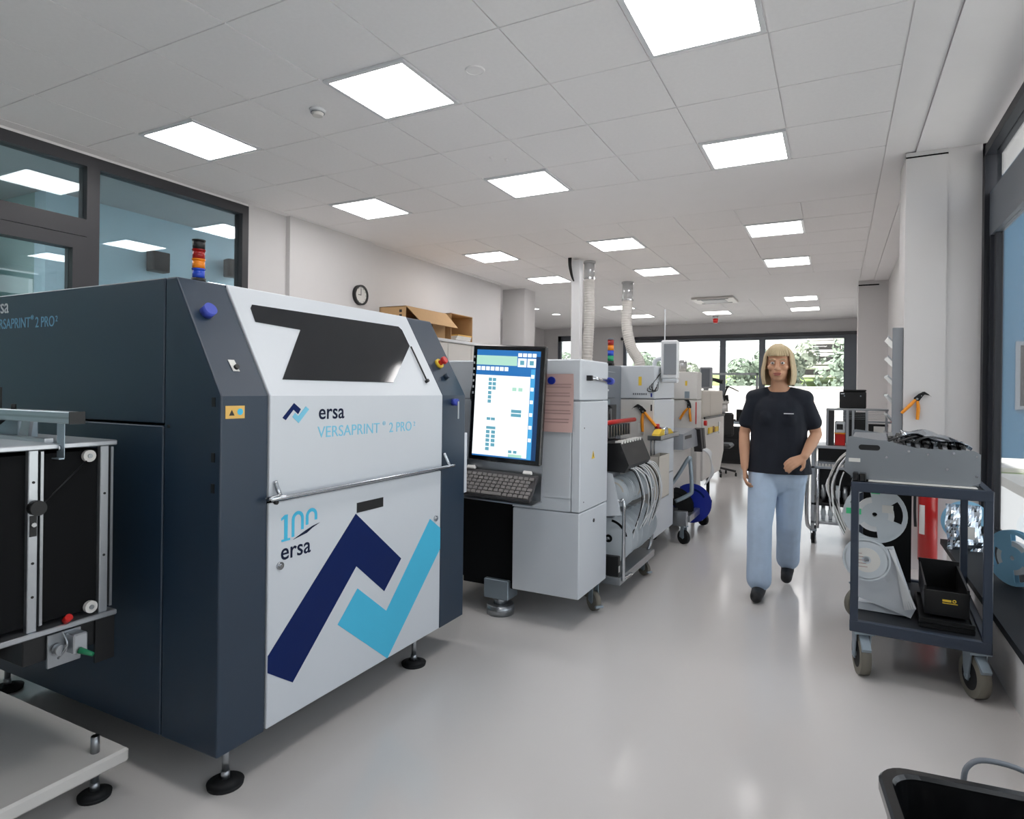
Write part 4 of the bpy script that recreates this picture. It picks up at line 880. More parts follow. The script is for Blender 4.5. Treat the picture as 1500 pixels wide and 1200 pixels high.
for x, z in ((.235, 1.05), (.325, 1.085), (.40, 1.075), (.50, 1.085), (.475, 1.01), (.585, 1.075), (.585, .985)): R(MB().cyl((x, 3.495, z), (x, 3.501, z), .0055, n=10)).build('bolt', 'chrome', sp)
for i, (a, b, z, m) in enumerate(((.08, .24, 1.13, 'sheet_metal'), (.25, .30, 1.118, 'black'), (.31, .40, 1.10, 'sheet_metal'), (.42, .56, 1.085, 'sheet_metal'))):
    R(MB().box(a, b, 3.52, 4.19, z-.11, z, ch=.004)).build('top_plate', m, fk)
RR = random.Random(4)
for k in range(9):
    x = .245+.036*k; z = 1.12-.003*k
    o = R(MB().prism([(3.53+.02*(k % 3), z-.03), (4.15, z-.03), (4.15, z+.005), (3.95, z+.028), (3.70, z+.018), (3.56, z+.004)], 'x', x, x+.018)).build('feeder', ['steel', 'black', 'chrome'][k % 3], fk)
    R(MB().cyl((x-.004, 3.62+.05*(k % 2), z+.014), (x+.022, 3.62+.05*(k % 2), z+.014), .013, n=12)).build('gear', 'chrome' if k % 2 else 'black_gloss', o)
for k in range(3): R(MB().tube([(.24+.05*k, 3.54, 1.125), (.30+.05*k, 3.58, 1.15), (.34+.06*k, 3.70, 1.14), (.42+.05*k, 3.75, 1.12)], .005, 6)).build('cable', 'black', fk)
def film(poly_fn, nu, nv, name, m, parent):
    vs = []; fs = []
    for j in range(nv+1):
        for i in range(nu+1): vs.append(poly_fn(i/nu, j/nv))
    for j in range(nv):
        for i in range(nu): fs.append((j*(nu+1)+i, j*(nu+1)+i+1, (j+1)*(nu+1)+i+1, (j+1)*(nu+1)+i))
    o = R(MB().add(vs, fs)).build(name, m, parent, smooth=True); s = o.modifiers.new('thick', 'SOLIDIFY'); s.thickness = .001; return o
film(lambda a, b: (.30+.28*a, 3.60+.5*b, 1.150-.05*a*a+.012*math.sin(9*a+4*b)+.010*math.sin(13*b+3*a)), 16, 16, 'plastic_film', 'silver_bag', fk)
# black junction block at the left end of the top
jb = tag(R(MB().box(.095, .145, 3.43, 3.48, .934, .972, ch=.004).box(.147, .185, 3.43, 3.48, .934, .972, ch=.004).build('connector_block', 'black', base=(.13, 3.45, .934))) if False else R(MB().box(.095, .118, 3.43, 3.492, .9335, .975, ch=.004).box(.122, .152, 3.43, 3.492, .9335, .972, ch=.004).box(.10, .15, 3.435, 3.49, .9335, .955)).build('connector_block', 'black_gloss', base=(.13, 3.45, .9335)), 'small black connector block at the left corner of the trolley top', 'connector')
# cable loom hanging at the left end of the bank
lm = thing('cable_loom', 'bundle of white cables hanging from the metal feeder bank', 'cables', (.05, 3.9, .5))
for k in range(7):
    R(MB().tube([(.075, 3.62+.07*k, 1.05), (.03-.012*(k % 3), 3.62+.06*k, .98), (-.005-.012*(k % 4), 3.64+.05*k, .86), (.01, 3.68+.04*k, .72), (.05, 3.70+.03*k, .62)], .0045, 5)).build('cable', ['tape_white', 'black', 'hose'][k % 3], lm)
# lower shelf: wedge shaped cassette, reels, black boxes
cs = thing('reel_cassette', 'white wedge shaped reel cassette leaning on the lower trolley shelf', 'cassette', (.22, 3.70, .26))
R(MB().prism([(.10, .335), (.345, .262), (.365, .31), (.27, .60), (.10, .56)], 'y', 3.62, 3.64)).build('front_plate', 'white_panel', cs)
R(MB().prism([(.12, .262), (.345, .262), (.355, .30), (.12, .30)], 'y', 3.64, 4.0)).build('base', 'white_panel', cs)
for k in range(5): R(MB().prism([(.318+.010*k, .300+.004*k), (.326+.010*k, .302+.004*k), (.262-.004*k+.012, .585), (.262-.004*k+.004, .587)], 'y', 3.606-.003*k, 3.6195)).build('tape_rail', 'tape_white', cs)
r1 = thing('component_reel', 'large white component reel with green labels under the trolley top', 'reel', (.187, 3.80, .53))
reel(MB(), (.187, 3.80, .72), .148, .03, .42, spokes=3, ph=1.2).rot(TB, 'Z', TR).build('spool', ['reel_white', 'tape_white'], r1)
for a, b, c, d in ((.055, .125, .715, .745), (.17, .21, .83, .855)): R(MB().box(a, b, 3.796, 3.7995, c, d)).build('green_label', 'green_label', r1)
R(MB().box(.22, .27, 3.797, 3.7995, .735, .775)).build('paper_label', 'paper', r1)
r2 = thing('component_reel', 'smaller white reel with a printed label in front of the large one', 'reel', (.155, 3.55, .42))
reel(MB(), (.155, 3.55, .535), .105, .03, .92, spokes=4, ph=.2).rot(TB, 'Z', TR).build('spool', ['reel_white', 'tape_white'], r2)
R(MB().ring((.155, .535), 'y', .02, .06, 3.547, 3.5505, 24)).build('paper_label', 'paper', r2)
for k in range(5): R(MB().box(.11, .11+.05-.006*k, 3.5462, 3.547, .50+.016*k, .503+.016*k)).build('printed_line', 'print_grey', r2)
def R2(m): return R(m.move((.030, 0, 0)))
bb = thing('black_bin', 'open black conductive bin with a yellow mark on the lower trolley shelf', 'bin', (.46, 3.80, .26))
R2(MB().prism([(.375, .315), (.535, .315), (.55, .42), (.365, .42)], 'y', 3.60, 3.608)).build('front_wall', 'black', bb)
R2(MB().prism([(.375, .315), (.535, .315), (.55, .46), (.365, .46)], 'y', 4.10, 4.108)).build('rear_wall', 'black', bb)
R2(MB().box(.368, .376, 3.60, 4.108, .315, .44)).build('side_wall', 'black', bb); R2(MB().box(.536, .546, 3.60, 4.108, .315, .44)).build('side_wall', 'black', bb)
R2(MB().box(.37, .545, 3.60, 4.108, .305, .316)).build('bottom', 'black', bb)
R2(MB().box(.44, .50, 3.5985, 3.600, .365, .369).box(.44, .475, 3.5985, 3.600, .374, .384)).build('yellow_print', 'yellow', bb); R2(MB().ring((.487, .380), 'y', .004, .008, 3.5985, 3.6, 14)).build('yellow_symbol', 'yellow', bb)
for k in range(2):
    o = thing('black_tray', ('flat black tray directly under the black bin', 'lowest flat black tray under the black bin')[k], 'tray', (.45, 3.75, .285-.022*k))
    z = .2825-.0225*k; R2(MB().box(.345+.0, .56, 3.52, 3.98, z, z+.006, ch=.002)).build('floor_plate', 'black', o)
    R2(MB().box(.345, .56, 3.52, 3.53, z+.006, z+.0215).box(.345, .56, 3.97, 3.98, z+.006, z+.0215).box(.345, .355, 3.53, 3.97, z+.006, z+.0215).box(.55, .56, 3.53, 3.97, z+.006, z+.0215)).build('rim', 'black', o)
# ================================================================== extinguisher, pliers, bench things
fx = thing('fire_extinguisher', 'red fire extinguisher on the white pillar behind the trolley', 'extinguisher', (.622, 5.69, .09))
pts = [(0, .09), (.055, .09), (.064, .10), (.064, .60), (.058, .64), (.04, .675), (.02, .69), (0, .69)]
m = MB(); n = 28; vs = [(.622+r*math.cos(2*PI*i/n), 5.70+r*math.sin(2*PI*i/n), z) for r, z in pts for i in range(n)]
m.add(vs, [(j*n+i, j*n+(i+1) % n, (j+1)*n+(i+1) % n, (j+1)*n+i) for j in range(len(pts)-1) for i in range(n)], 0, True); m.build('cylinder', 'ext_red', fx)
MB().cyl((.622, 5.70, .69), (.622, 5.70, .73), .016, n=14).box(.60, .64, 5.64, 5.71, .73, .745, ch=.003).box(.60, .64, 5.62, 5.70, .755, .768, ch=.003).build('valve', 'black', fx)
MB().tube([(.61, 5.68, .71), (.545, 5.67, .66), (.535, 5.67, .5), (.54, 5.67, .35)], .010, 8).build('discharge_hose', 'black', fx)
MB().ring((.622, 5.70), 'z', .0642, .0648, .30, .52, 10, a0=3.6, a1=4.3).build('paper_label', 'paper', fx); MB().box(.60, .645, 5.765, 5.789, .45, .55).build('wall_bracket', 'steel', fx)
pliers((.52, 5.776, 1.2), frame((.548, 5.7775, 1.325), (1, 0, 0), (0, 0, 1)) @ Matrix.Diagonal((-1, 1, 1, 1)), 'orange handled pliers hanging on the white pillar')
bg = thing('silver_bag', 'shiny silver antistatic bag leaning at the end of the black bench', 'bag', (.74, 5.0, .336))
vs = []; fs = []; nu, nv = 14, 14; RB = random.Random(3)
for s in (1, -1):
    for j in range(nv+1):
        for i in range(nu+1):
            a, b = i/nu, j/nv; bulge = .03*math.sin(PI*a)*math.sin(PI*min(b*1.1, 1)); nz = .006*math.sin(17*a+9*b)+.005*math.sin(23*b-7*a)
            vs.append((.655+.195*a+.006*math.sin(9*b), 5.02+.10*b-s*bulge+nz*(1 if 0 < i < nu and 0 < j < nv else 0), (.337+.285*b)))
for k in range(2):
    o_ = k*(nu+1)*(nv+1)
    for j in range(nv):
        for i in range(nu): fs.append((o_+j*(nu+1)+i, o_+j*(nu+1)+i+1, o_+(j+1)*(nu+1)+i+1, o_+(j+1)*(nu+1)+i))
MB().add(vs, fs).build('foil', 'silver_bag', bg)
MB().box(.74, .80, 4.985, 4.988, .42, .50).build('label', 'paper', bg)
br = thing('blue_reel', 'pale blue component reel standing behind the silver bag', 'reel', (.86, 5.22, .336))
reel(MB(), (.795, 5.24, .483), .145, .03, .42, spokes=3, ph=.4).build('spool', ['blue_reel', 'reel_white'], br)
b2 = thing('blue_reel', 'pale blue component reel lying against the window at the right edge', 'reel', (.86, 4.2, .336))
reel(MB(), (.90, 4.22, .485), .148, .03, .42, spokes=3, ph=.1).rot((.90, 4.22, .336), 'Z', -.9).move((-.06, 0, 0)).build('spool', ['blue_reel', 'reel_white'], b2)
# ================================================================== feeder rack behind the trolley
rk = thing('feeder_rack', 'steel feeder rack with rows of reels between person and trolley', 'rack', (.1, 6.4, 0))
X0, X1, Y0_, Y1_ = -.20, .41, 6.30, 6.78
for x in (X0, X1-.03):
    for y in (Y0_, Y1_-.03): MB().box(x, x+.03, y, y+.03, .12, .92, ch=.003).build('post', 'alu', rk)
MB().tube([(X0-.01, 6.27, .66), (X0-.03, 6.25, .58), (X0-.03, 6.25, .22), (X0, 6.27, .14)], .016, 8).build('tube_handle', 'chrome', rk)
MB().tube([(X0+.055, 6.28, .68), (X0+.055, 6.28, .15)], .014, 8).build('tube_handle', 'chrome', rk)
for z, m in ((.875, 'alu'), (.69, 'alu'), (.36, 'black'), (.195, 'alu')): MB().box(X0, X1, Y0_, Y1_, z-.012, z+.012, ch=.003).build('shelf', m, rk)
MB().box(X0+.05, X1-.03, 6.50, 6.52, .705, .86).build('back_panel', 'black', rk)
for k in range(20): MB().box(X0+.06+k*.026, X0+.075+k*.026, 6.302, 6.33, .703, .722).build('comb_tooth', 'white_warm', rk)
MB().box(X0+.05, X1-.03, 6.34, 6.49, .705, .74).build('comb_bar', 'steel', rk)
for r_, (z, rad) in enumerate(((.45, .075), (.275, .065))):
    for k in range(8): MB().cyl((X0+.085+k*.058, 6.30+.02+rad, z), (X0+.115+k*.058, 6.30+.02+rad, z), rad, n=24).cyl((X0+.08+k*.058, 6.32+rad, z), (X0+.12+k*.058, 6.32+rad, z), rad*.4, n=14).build('reel', 'reel_white' if (k+r_) % 3 else 'steel', rk)
MB().box(X0+.05, X1-.04, 6.55, 6.57, .37, .66).build('back_panel', 'black', rk)
for k in range(2): MB().tube([(.0+.06*k, 6.30, .66), (-.03+.06*k, 6.24, .55), (-.04+.07*k, 6.24, .35), (.06+.05*k, 6.25, .16)], .006, 6).build('cable', 'tape_white', rk)
for x in (X0+.02, X1-.05):
    for y in (6.33, 6.72): caster(rk, x, y, .045, 'rubber', False, ztop=.125)
# upper gantry
for x in (-.085, .075, .12, .225, .375): MB().box(x, x+.02, 6.36, 6.38, .888, 1.215, ch=.002).build('upright', 'alu', rk)
MB().box(-.085, .40, 6.36, 6.38, 1.205, 1.222, ch=.002).build('cross_bar', 'alu', rk); MB().box(.225, .42, 6.355, 6.36, 1.10, 1.118).build('cross_bar', 'alu', rk)
MB().box(-.085, -.02, 6.38, 6.72, .89, 1.20).build('side_panel', 'key_dark', rk); MB().box(.10, .23, 6.40, 6.42, .89, 1.19).build('side_panel', 'black', rk); MB().box(.25, .40, 6.40, 6.42, .89, 1.09).build('side_panel', 'black', rk)
for k in range(5): MB().cyl((-.08, 6.40, 1.13+k*.015), (.40, 6.40, 1.13+k*.015), .002, n=6).build('wire', 'steel', rk)
MB().box(.29, .40, 6.395, 6.40, .98, 1.07).build('sticker', 'paper', rk)
MB().tube([(.42, 6.35, 1.12), (.45, 6.33, 1.09), (.45, 6.33, .98), (.43, 6.33, .93)], .010, 8).build('red_cable', 'red', rk)
rb = thing('red_crate', 'red box with a white lid standing in the feeder rack', 'box', (.03, 6.5, .888))
MB().box(-.015, .07, 6.40, 6.62, .888, .99, ch=.004).build('box', 'red', rb); MB().box(-.017, .072, 6.398, 6.622, .99, 1.0, ch=.002).build('rim', 'orange', rb); MB().box(-.015, .07, 6.40, 6.62, 1.0, 1.10, ch=.008).build('lid', 'white_panel', rb); MB().box(.0, .05, 6.396, 6.40, 1.03, 1.08, ch=.002).build('window', 'black', rb)
bp_ = thing('label_printer', 'black boxy label printer on top of the feeder rack', 'printer', (.12, 6.6, 1.223))
MB().box(.02, .235, 6.50, 6.72, 1.223, 1.375, ch=.008).build('body', 'black', bp_); MB().box(.05, .235, 6.50, 6.72, 1.376, 1.392, ch=.005).build('lid', 'black', bp_)
for x in (.06, .19): MB().cyl((x, 6.494, 1.335), (x, 6.501, 1.335), .006, n=10).build('button', 'galv', bp_)
MB().box(.03, .06, 6.497, 6.501, 1.35, 1.36).build('marking', 'text_white', bp_)
MB().box(.0, .40, 6.42, 6.74, 1.214, 1.2225).build('shelf', 'alu', rk)
# second, lower rack section on its left (behind the person)
# wall file holder on the pillar
wf = thing('file_holder', 'tall grey wall file holder on the side of the white pillar', 'file holder', (.40, 6.0, .55))
MB().box(.385, .459, 5.80, 5.82, .55, 1.88, ch=.004).build('side_panel', 'grey_mid', wf); MB().box(.445, .459, 5.82, 6.25, .55, 1.86).build('back_plate', 'grey_mid', wf)
for k in range(8):
    z = .62+k*.155; MB().prism([(.355, z+.10), (.445, z), (.445, z+.012), (.36, z+.115)], 'y', 5.82, 6.24).build('pocket', 'alu', wf)
# black tote in the foreground with a grey cable
tt = thing('black_tote', 'black plastic tote at the bottom right corner of the picture', 'tote', (.40, 1.42, 0), rotz=math.radians(6))
def rrect(cx, cy, w, d, r, k=6):
    P = []
    for sx, sy, a0 in ((1, 1, 0), (-1, 1, PI/2), (-1, -1, PI), (1, -1, 3*PI/2)):
        for i in range(k+1): t = a0+PI/2*i/k; P.append((cx+sx*(w/2-r)+r*math.cos(t), cy+sy*(d/2-r)+r*math.sin(t)))
    return P
cx, cy = .40, 1.42; rings = [(.50, .50, 0), (.50, .50, .004), (.55, .54, .47), (.575, .565, .48), (.575, .565, .50), (.565, .555, .508), (.53, .52, .508), (.52, .51, .50), (.47, .46, .06)]
vs = []; 
for w, d, z in rings: vs += [(a, b, z) for a, b in rrect(cx, cy, w, d, .06)]
N = len(rrect(0, 0, 1, 1, .06)); fs = [tuple(range(N))[::-1]] + [(j*N+i, j*N+(i+1) % N, (j+1)*N+(i+1) % N, (j+1)*N+i) for j in range(len(rings)-1) for i in range(N)] + [tuple((len(rings)-1)*N+i for i in range(N))]
m = MB(); m.add(vs[:], fs); m.build('body', 'black_gloss', tt, smooth=False)
vs = []; fs = []; nu = 30; RB = random.Random(9)
for j in range(nu+1):
    for i in range(nu+1):
        a, b = i/nu, j/nu; vs.append((cx-.235+.47*a, cy-.23+.46*b, .37+.03*math.sin(7*a+3*math.sin(5*b))+.025*math.sin(11*b+4*a)+.02*RB.random()))
for j in range(nu):
    for i in range(nu): fs.append((j*(nu+1)+i, j*(nu+1)+i+1, (j+1)*(nu+1)+i+1, (j+1)*(nu+1)+i))
MB().add(vs, fs).build('bag_liner', 'black_gloss', tt)
tag(MB().tube([(.30, 1.73, .03), (.262, 1.735, .25), (.262, 1.735, .46), (.275, 1.745, .515), (.32, 1.765, .525), (.40, 1.79, .50), (.50, 1.80, .42), (.62, 1.82, .3), (.64, 1.9, .02)], .006, 8).build('grey_cable', 'grey_body', base=(.5, 1.8, 0)), 'grey cable arching behind the black tote', 'cable')
# ================================================================== the walking person
def cap(m, p0, r0, p1, r1, n=16):
    m.cyl(p0, p1, r0, r1, n); m.sphere(p0, r0, nu=n, nv=10); m.sphere(p1, r1, nu=n, nv=10)
def chain(m, pts): 
    for (a, ra), (b, rb) in zip(pts[:-1], pts[1:]): cap(m, a, ra, b, rb)
def blob(m, name, mt, parent, voxel, smooth=4):
    o = m.build(name, mt, parent)
    r = o.modifiers.new('r', 'REMESH'); r.mode = 'VOXEL'; r.voxel_size = voxel; r.use_smooth_shade = True
    s = o.modifiers.new('s', 'SMOOTH'); s.factor = .5; s.iterations = smooth
    dg = bpy.context.evaluated_depsgraph_get(); me = bpy.data.meshes.new_from_object(o.evaluated_get(dg)); old = o.data; o.modifiers.clear(); o.data = me; bpy.data.meshes.remove(old)
    me.name = name
    if not me.materials: me.materials.append(MATS[mt])
    for p in me.polygons: p.use_smooth = True
    return o
pe = thing('person', 'person with light hair walking in dark shirt and pale jeans', 'person', (-.36, 4.65, 0))
HX, HY, HZ = -.352, 4.585, 1.545
hipL, kneeL, ankL = (-.435, 4.655, .87), (-.452, 4.51, .47), (-.448, 4.475, .09)
hipR, kneeR, ankR = (-.275, 4.665, .87), (-.285, 4.715, .46), (-.305, 4.985, .135)
shL, elL, wrL = (-.518, 4.63, 1.310), (-.572, 4.655, 1.07), (-.556, 4.56, .845)
shR, elR, wrR = (-.180, 4.63, 1.310), (-.120, 4.675, 1.08), (-.185, 4.495, .94)
b = MB()
# torso, neck and head
chain(b, [((-.355, 4.66, .88), .11), ((-.35, 4.66, 1.04), .085), ((-.349, 4.65, 1.20), .095), ((-.349, 4.642, 1.30), .075)])
for s in (-1, 1): cap(b, (-.35+s*.045, 4.665, .90), .09, (-.35+s*.045, 4.655, 1.25), .075); cap(b, (-.35+s*.035, 4.638, 1.37), .036, (-.35+s*.160, 4.634, 1.315), .044)
chain(b, [((-.35, 4.64, 1.34), .062), ((-.35, 4.615, 1.42), .052), ((-.352, 4.60, 1.47), .052)])
b.sphere((HX, HY+.012, HZ+.02), .088, .86, 1.05, 1.12); b.sphere((HX, HY-.018, HZ-.045), .066, .92, .95, 1.05); b.sphere((HX, HY-.045, HZ-.093), .026, 1.2, .9, .8)
cap(b, (HX, HY-.088, HZ+.012), .009, (HX, HY-.107, HZ-.030), .0135); b.sphere((HX-.012, HY-.096, HZ-.034), .009); b.sphere((HX+.012, HY-.096, HZ-.034), .009)
for s in (-1, 1):
    cap(b, (HX+s*.014, HY-.082, HZ+.024), .010, (HX+s*.045, HY-.068, HZ+.024), .010); b.sphere((HX+s*.040, HY-.058, HZ-.022), .026, 1, .9, .8)
    b.sphere((HX+s*.078, HY+.012, HZ-.005), .021, .45, .8, 1.4)
cap(b, (HX-.016, HY-.080, HZ-.060), .008, (HX+.016, HY-.080, HZ-.060), .008); cap(b, (HX-.013, HY-.079, HZ-.071), .0085, (HX+.013, HY-.079, HZ-.071), .0085)
# arms
for sh, el, wr in ((shL, elL, wrL), (shR, elR, wrR)):
    chain(b, [(sh, .042), (((sh[0]*.5+el[0]*.5), sh[1]*.5+el[1]*.5, sh[2]*.5+el[2]*.5), .044), (el, .036), ((el[0]*.6+wr[0]*.4, el[1]*.6+wr[1]*.4, el[2]*.6+wr[2]*.4), .037), (wr, .025)])
# hands with five separate fingers each
def hand(wr, d, palm_n, side):
    wr = Vector(wr); d = Vector(d).normalized(); nrm = Vector(palm_n).normalized(); sd = d.cross(nrm).normalized()*side
    for k in (-1.5, -.5, .5, 1.5): cap(b, wr+d*.012+sd*(k*.008), .014, wr+d*.078+sd*(k*.0185), .0115)
    for k, L in ((-1.5, .058), (-.5, .074), (.5, .080), (1.5, .070)):
        p = wr+d*.082+sd*(k*.0195); q1 = p+(d*.9+nrm*.35).normalized()*L*.45; q2 = q1+(d*.6+nrm*.8).normalized()*L*.32; q3 = q2+(d*.25+nrm).normalized()*L*.26
        chain(b, [(p, .0095), (q1, .0088), (q2, .0082), (q3, .0072)])
    p = wr+d*.022+sd*.026; q1 = p+(d*.6+sd*.75+nrm*.25).normalized()*.036; q2 = q1+(d*.9+sd*.25+nrm*.4).normalized()*.028
    chain(b, [(p, .0135), (q1, .0105), (q2, .0085)])
hand(wrL, (.02, -.10, -.35), (1, .1, 0), -1); hand(wrR, (-.30, -.20, -.18), (-.2, .75, -.5), 1)
# legs and feet
for hp, kn, an in ((hipL, kneeL, ankL), (hipR, kneeR, ankR)):
    chain(b, [(hp, .085), ((hp[0]*.5+kn[0]*.5, hp[1]*.5+kn[1]*.5, hp[2]*.5+kn[2]*.5), .068), (kn, .052), ((kn[0]*.6+an[0]*.4, kn[1]*.6+an[1]*.4+.01, kn[2]*.6+an[2]*.4), .05), (an, .034)])
cap(b, (ankL[0], ankL[1]+.03, .045), .03, (ankL[0]-.006, ankL[1]-.12, .035), .025); cap(b, (ankR[0], ankR[1]+.02, .10), .03, (ankR[0]+.005, ankR[1]-.11, .045), .024)
body = blob(b, 'body', 'skin', pe, .0055, 3)
# shirt
s_ = MB()
chain(s_, [((-.352, 4.655, .80), .158), ((-.35, 4.655, .98), .135), ((-.35, 4.65, 1.10), .126), ((-.35, 4.64, 1.22), .130), ((-.35, 4.638, 1.305), .085)])
for s in (-1, 1): chain(s_, [((-.352+s*.075, 4.66, .80), .138), ((-.35+s*.062, 4.655, 1.02), .118), ((-.35+s*.062, 4.64, 1.23), .112)]); cap(s_, (-.35+s*.075, 4.638, 1.350), .046, (-.35+s*.160, 4.634, 1.318), .056); s_.sphere((-.35+s*.060, 4.572, 1.19), .066, 1, .9, 1.2)
for sh, el in ((shL, elL), (shR, elR)): chain(s_, [((sh[0]*.94-.35*.06, sh[1], sh[2]-.022), .056), ((sh[0]*.35+el[0]*.65, sh[1]*.35+el[1]*.65, sh[2]*.35+el[2]*.65), .057)])
shirt = blob(s_, 'shirt', 'shirt', pe, .008, 4)
# flatten hems: cut below the hem line and the neckline scoop
bm = bmesh.new(); bm.from_mesh(shirt.data); org = ORG[pe]
bmesh.ops.bisect_plane(bm, geom=bm.verts[:]+bm.edges[:]+bm.faces[:], plane_co=Vector((-.35, 4.65, .815))-org, plane_no=(0, 0, -1), clear_outer=True)
bm.to_mesh(shirt.data); bm.free()
MB().box(-.31, -.25, 4.500, 4.512, 1.215, 1.221).build('shirt_print', 'text_white', pe)
# jeans
j_ = MB()
chain(j_, [((-.35, 4.66, .80), .135), ((-.352, 4.66, .90), .115)])
for s in (-1, 1): cap(j_, (-.352+s*.065, 4.66, .79), .118, (-.352+s*.055, 4.658, .90), .10)
for hp, kn, an in ((hipL, kneeL, ankL), (hipR, kneeR, ankR)):
    a = Vector(an); k = Vector(kn)
    chain(j_, [(hp, .108), ((hp[0]*.5+kn[0]*.5, hp[1]*.5+kn[1]*.5, hp[2]*.5+kn[2]*.5), .094), (kn, .080), (k.lerp(a, .5), .078), (k.lerp(a, .93), .080)])
blob(j_, 'jeans', 'jeans', pe, .008, 3)
# shoes
for (an, t0, t1, h0, h1) in ((ankL, .05, -.15, .045, .040), (ankR, .03, -.135, .105, .048)):
    m = MB(); cap(m, (an[0], an[1]+t0, h0), .043, (an[0], an[1]-.02, h0*.5+h1*.5), .044); cap(m, (an[0], an[1]-.02, h0*.5+h1*.5), .044, (an[0], an[1]+t1, h1), .038); cap(m, (an[0], an[1]+.01, h0+.03), .040, (an[0], an[1]+.005, h0+.05), .040)
    o = blob(m, 'shoe', 'shoe', pe, .007, 3)
    for v in o.data.vertices:
        if h0 < .06: v.co.z = max(v.co.z, .003)
# hair: a chin long bob
vs = []; fs = []; NT, NS = 44, 22; RH = random.Random(2)
wob = [RH.uniform(-1, 1) for _ in range(NT+1)]
for i in range(NT+1):
    th = math.radians(-128)+math.radians(256)*i/NT          # 0 = back of the head, ends at the temples
    for k in range(NS+1):
        t = k/NS
        if t < .55:
            ph = t/.55*PI*.5; rx = .093*math.sin(ph); z = HZ+.025+.105*math.cos(ph)
        else:
            u = (t-.55)/.45; rx = .093+.020*math.sin(u*PI*.8)-.012*u; z = HZ+.025-.165*u
        rx *= 1+.025*wob[i]*min(1, t*1.6)+.012*math.sin(th*9)
        vs.append((HX+rx*math.sin(th)*.98, HY+.020+rx*math.cos(th)*1.12-.012*math.sin(min(t/.55, 1)*PI)*(abs(th) > 1.7), z))
for i in range(NT):
    for k in range(NS): fs.append((i*(NS+1)+k, (i+1)*(NS+1)+k, (i+1)*(NS+1)+k+1, i*(NS+1)+k+1))
hr = MB().add(vs, fs).build('hair', 'hair', pe, smooth=True)
so = hr.modifiers.new('t', 'SOLIDIFY'); so.thickness = .014; so.offset = 0; sb = hr.modifiers.new('s', 'SUBSURF'); sb.levels = 1; sb.render_levels = 1
fr = MB()
for k in range(9):
    a = -.052+.013*k; fr.tube([(HX+a*.3, HY-.02, HZ+.128), (HX+a*.8, HY-.075, HZ+.100), (HX+a*1.15, HY-.094+abs(a)*.4, HZ+.052)], .014, 8, radii=[.012, .015, .009])
fr.build('fringe', 'hair', pe, smooth=True)
for s in (-1, 1):
    e = MB().sphere((HX+s*.031, HY-.077, HZ+.006), .0115, 1.15, .8, .75).build('eye', 'eye_white', pe); MB().sphere((HX+s*.031, HY-.0845, HZ+.006), .0055, 1, .5, 1).build('iris', 'eye_dark', e)
    MB().tube([(HX+s*.014, HY-.092, HZ+.026), (HX+s*.032, HY-.088, HZ+.032), (HX+s*.050, HY-.074, HZ+.026)], .003, 6).build('eyebrow', 'hair', pe)
MB().tube([(HX-.022, HY-.086, HZ-.064), (HX-.008, HY-.0925, HZ-.061), (HX+.008, HY-.0925, HZ-.061), (HX+.022, HY-.086, HZ-.064)], .004, 6).tube([(HX-.018, HY-.086, HZ-.071), (HX, HY-.092, HZ-.073), (HX+.018, HY-.086, HZ-.071)], .0045, 6).build('lips', 'lip', pe)
# ================================================================== far and left background
cu = thing('white_cupboard', 'row of white cupboards along the left wall under the cardboard boxes', 'cupboard', (-5.05, 7.5, 0))
MB().box(-5.38, -4.75, 6.0, 9.1, .08, 2.0, ch=.005).build('body', 'white_warm', cu); MB().box(-5.385, -4.72, 5.98, 9.12, 2.0, 2.04, ch=.004).build('top', 'white_gloss', cu); MB().box(-5.35, -4.80, 6.02, 9.08, 0, .08).build('plinth', 'grey_mid', cu)
for k in range(5):
    d = MB().box(-4.75, -4.73, 6.02+k*.615, 6.62+k*.615, .10, 1.985, ch=.003).build('door', 'white_warm', cu); MB().cyl((-4.73, 6.58+k*.615, 1.0), (-4.70, 6.58+k*.615, 1.0), .012, n=10).build('knob', 'steel', d)
def open_box(label, x0, x1, y0, y1, z, h, flap):
    t = thing('cardboard_box', label, 'box', ((x0+x1)/2, (y0+y1)/2, z), 'cardboard boxes on the white cupboard'); w = .008
    MB().box(x0, x1, y0, y1, z, z+w).build('bottom', 'cardboard', t)
    MB().box(x0, x1, y0, y0+w, z, z+h).build('end_wall', 'cardboard', t); MB().box(x0, x1, y1-w, y1, z, z+h).build('end_wall', 'cardboard', t)
    MB().box(x0, x0+w, y0, y1, z, z+h).build('side_wall', 'cardboard', t)
    return t
b1 = open_box('large cardboard box with its flap hanging over the open front', -5.25, -4.83, 6.42, 7.32, 2.041, .36, True)
MB().box(-5.25, -4.83, 6.42, 7.32, 2.393, 2.401).build('lid', 'cardboard', b1)
MB().add([(-4.83, 6.43, 2.40), (-4.83, 7.34, 2.40), (-4.66, 7.38, 2.20), (-4.66, 6.52, 2.20), (-4.836, 6.43, 2.395), (-4.836, 7.34, 2.395), (-4.666, 7.38, 2.195), (-4.666, 6.52, 2.195)], [(0, 1, 2, 3), (7, 6, 5, 4), (0, 4, 5, 1), (1, 5, 6, 2), (2, 6, 7, 3), (3, 7, 4, 0)]).build('flap', 'cardboard', b1)
MB().box(-4.84, -4.83, 7.02, 7.32, 2.05, 2.395).build('front_part', 'cardboard', b1)
for k in range(3): MB().box(-4.93, -4.89, 6.417, 6.42, 2.20+k*.06, 2.235+k*.06).build('printed_mark', 'black', b1)
b2_ = open_box('smaller cardboard box lying open behind the large one', -5.2, -4.80, 7.42, 8.0, 2.041, .38, False)
MB().box(-5.2, -4.80, 7.42, 8.0, 2.413, 2.421).build('lid', 'cardboard', b2_)
t = thing('paper_stack', 'stack of pale folders in front of the open cardboard box', 'folders', (-4.82, 7.6, 2.041))
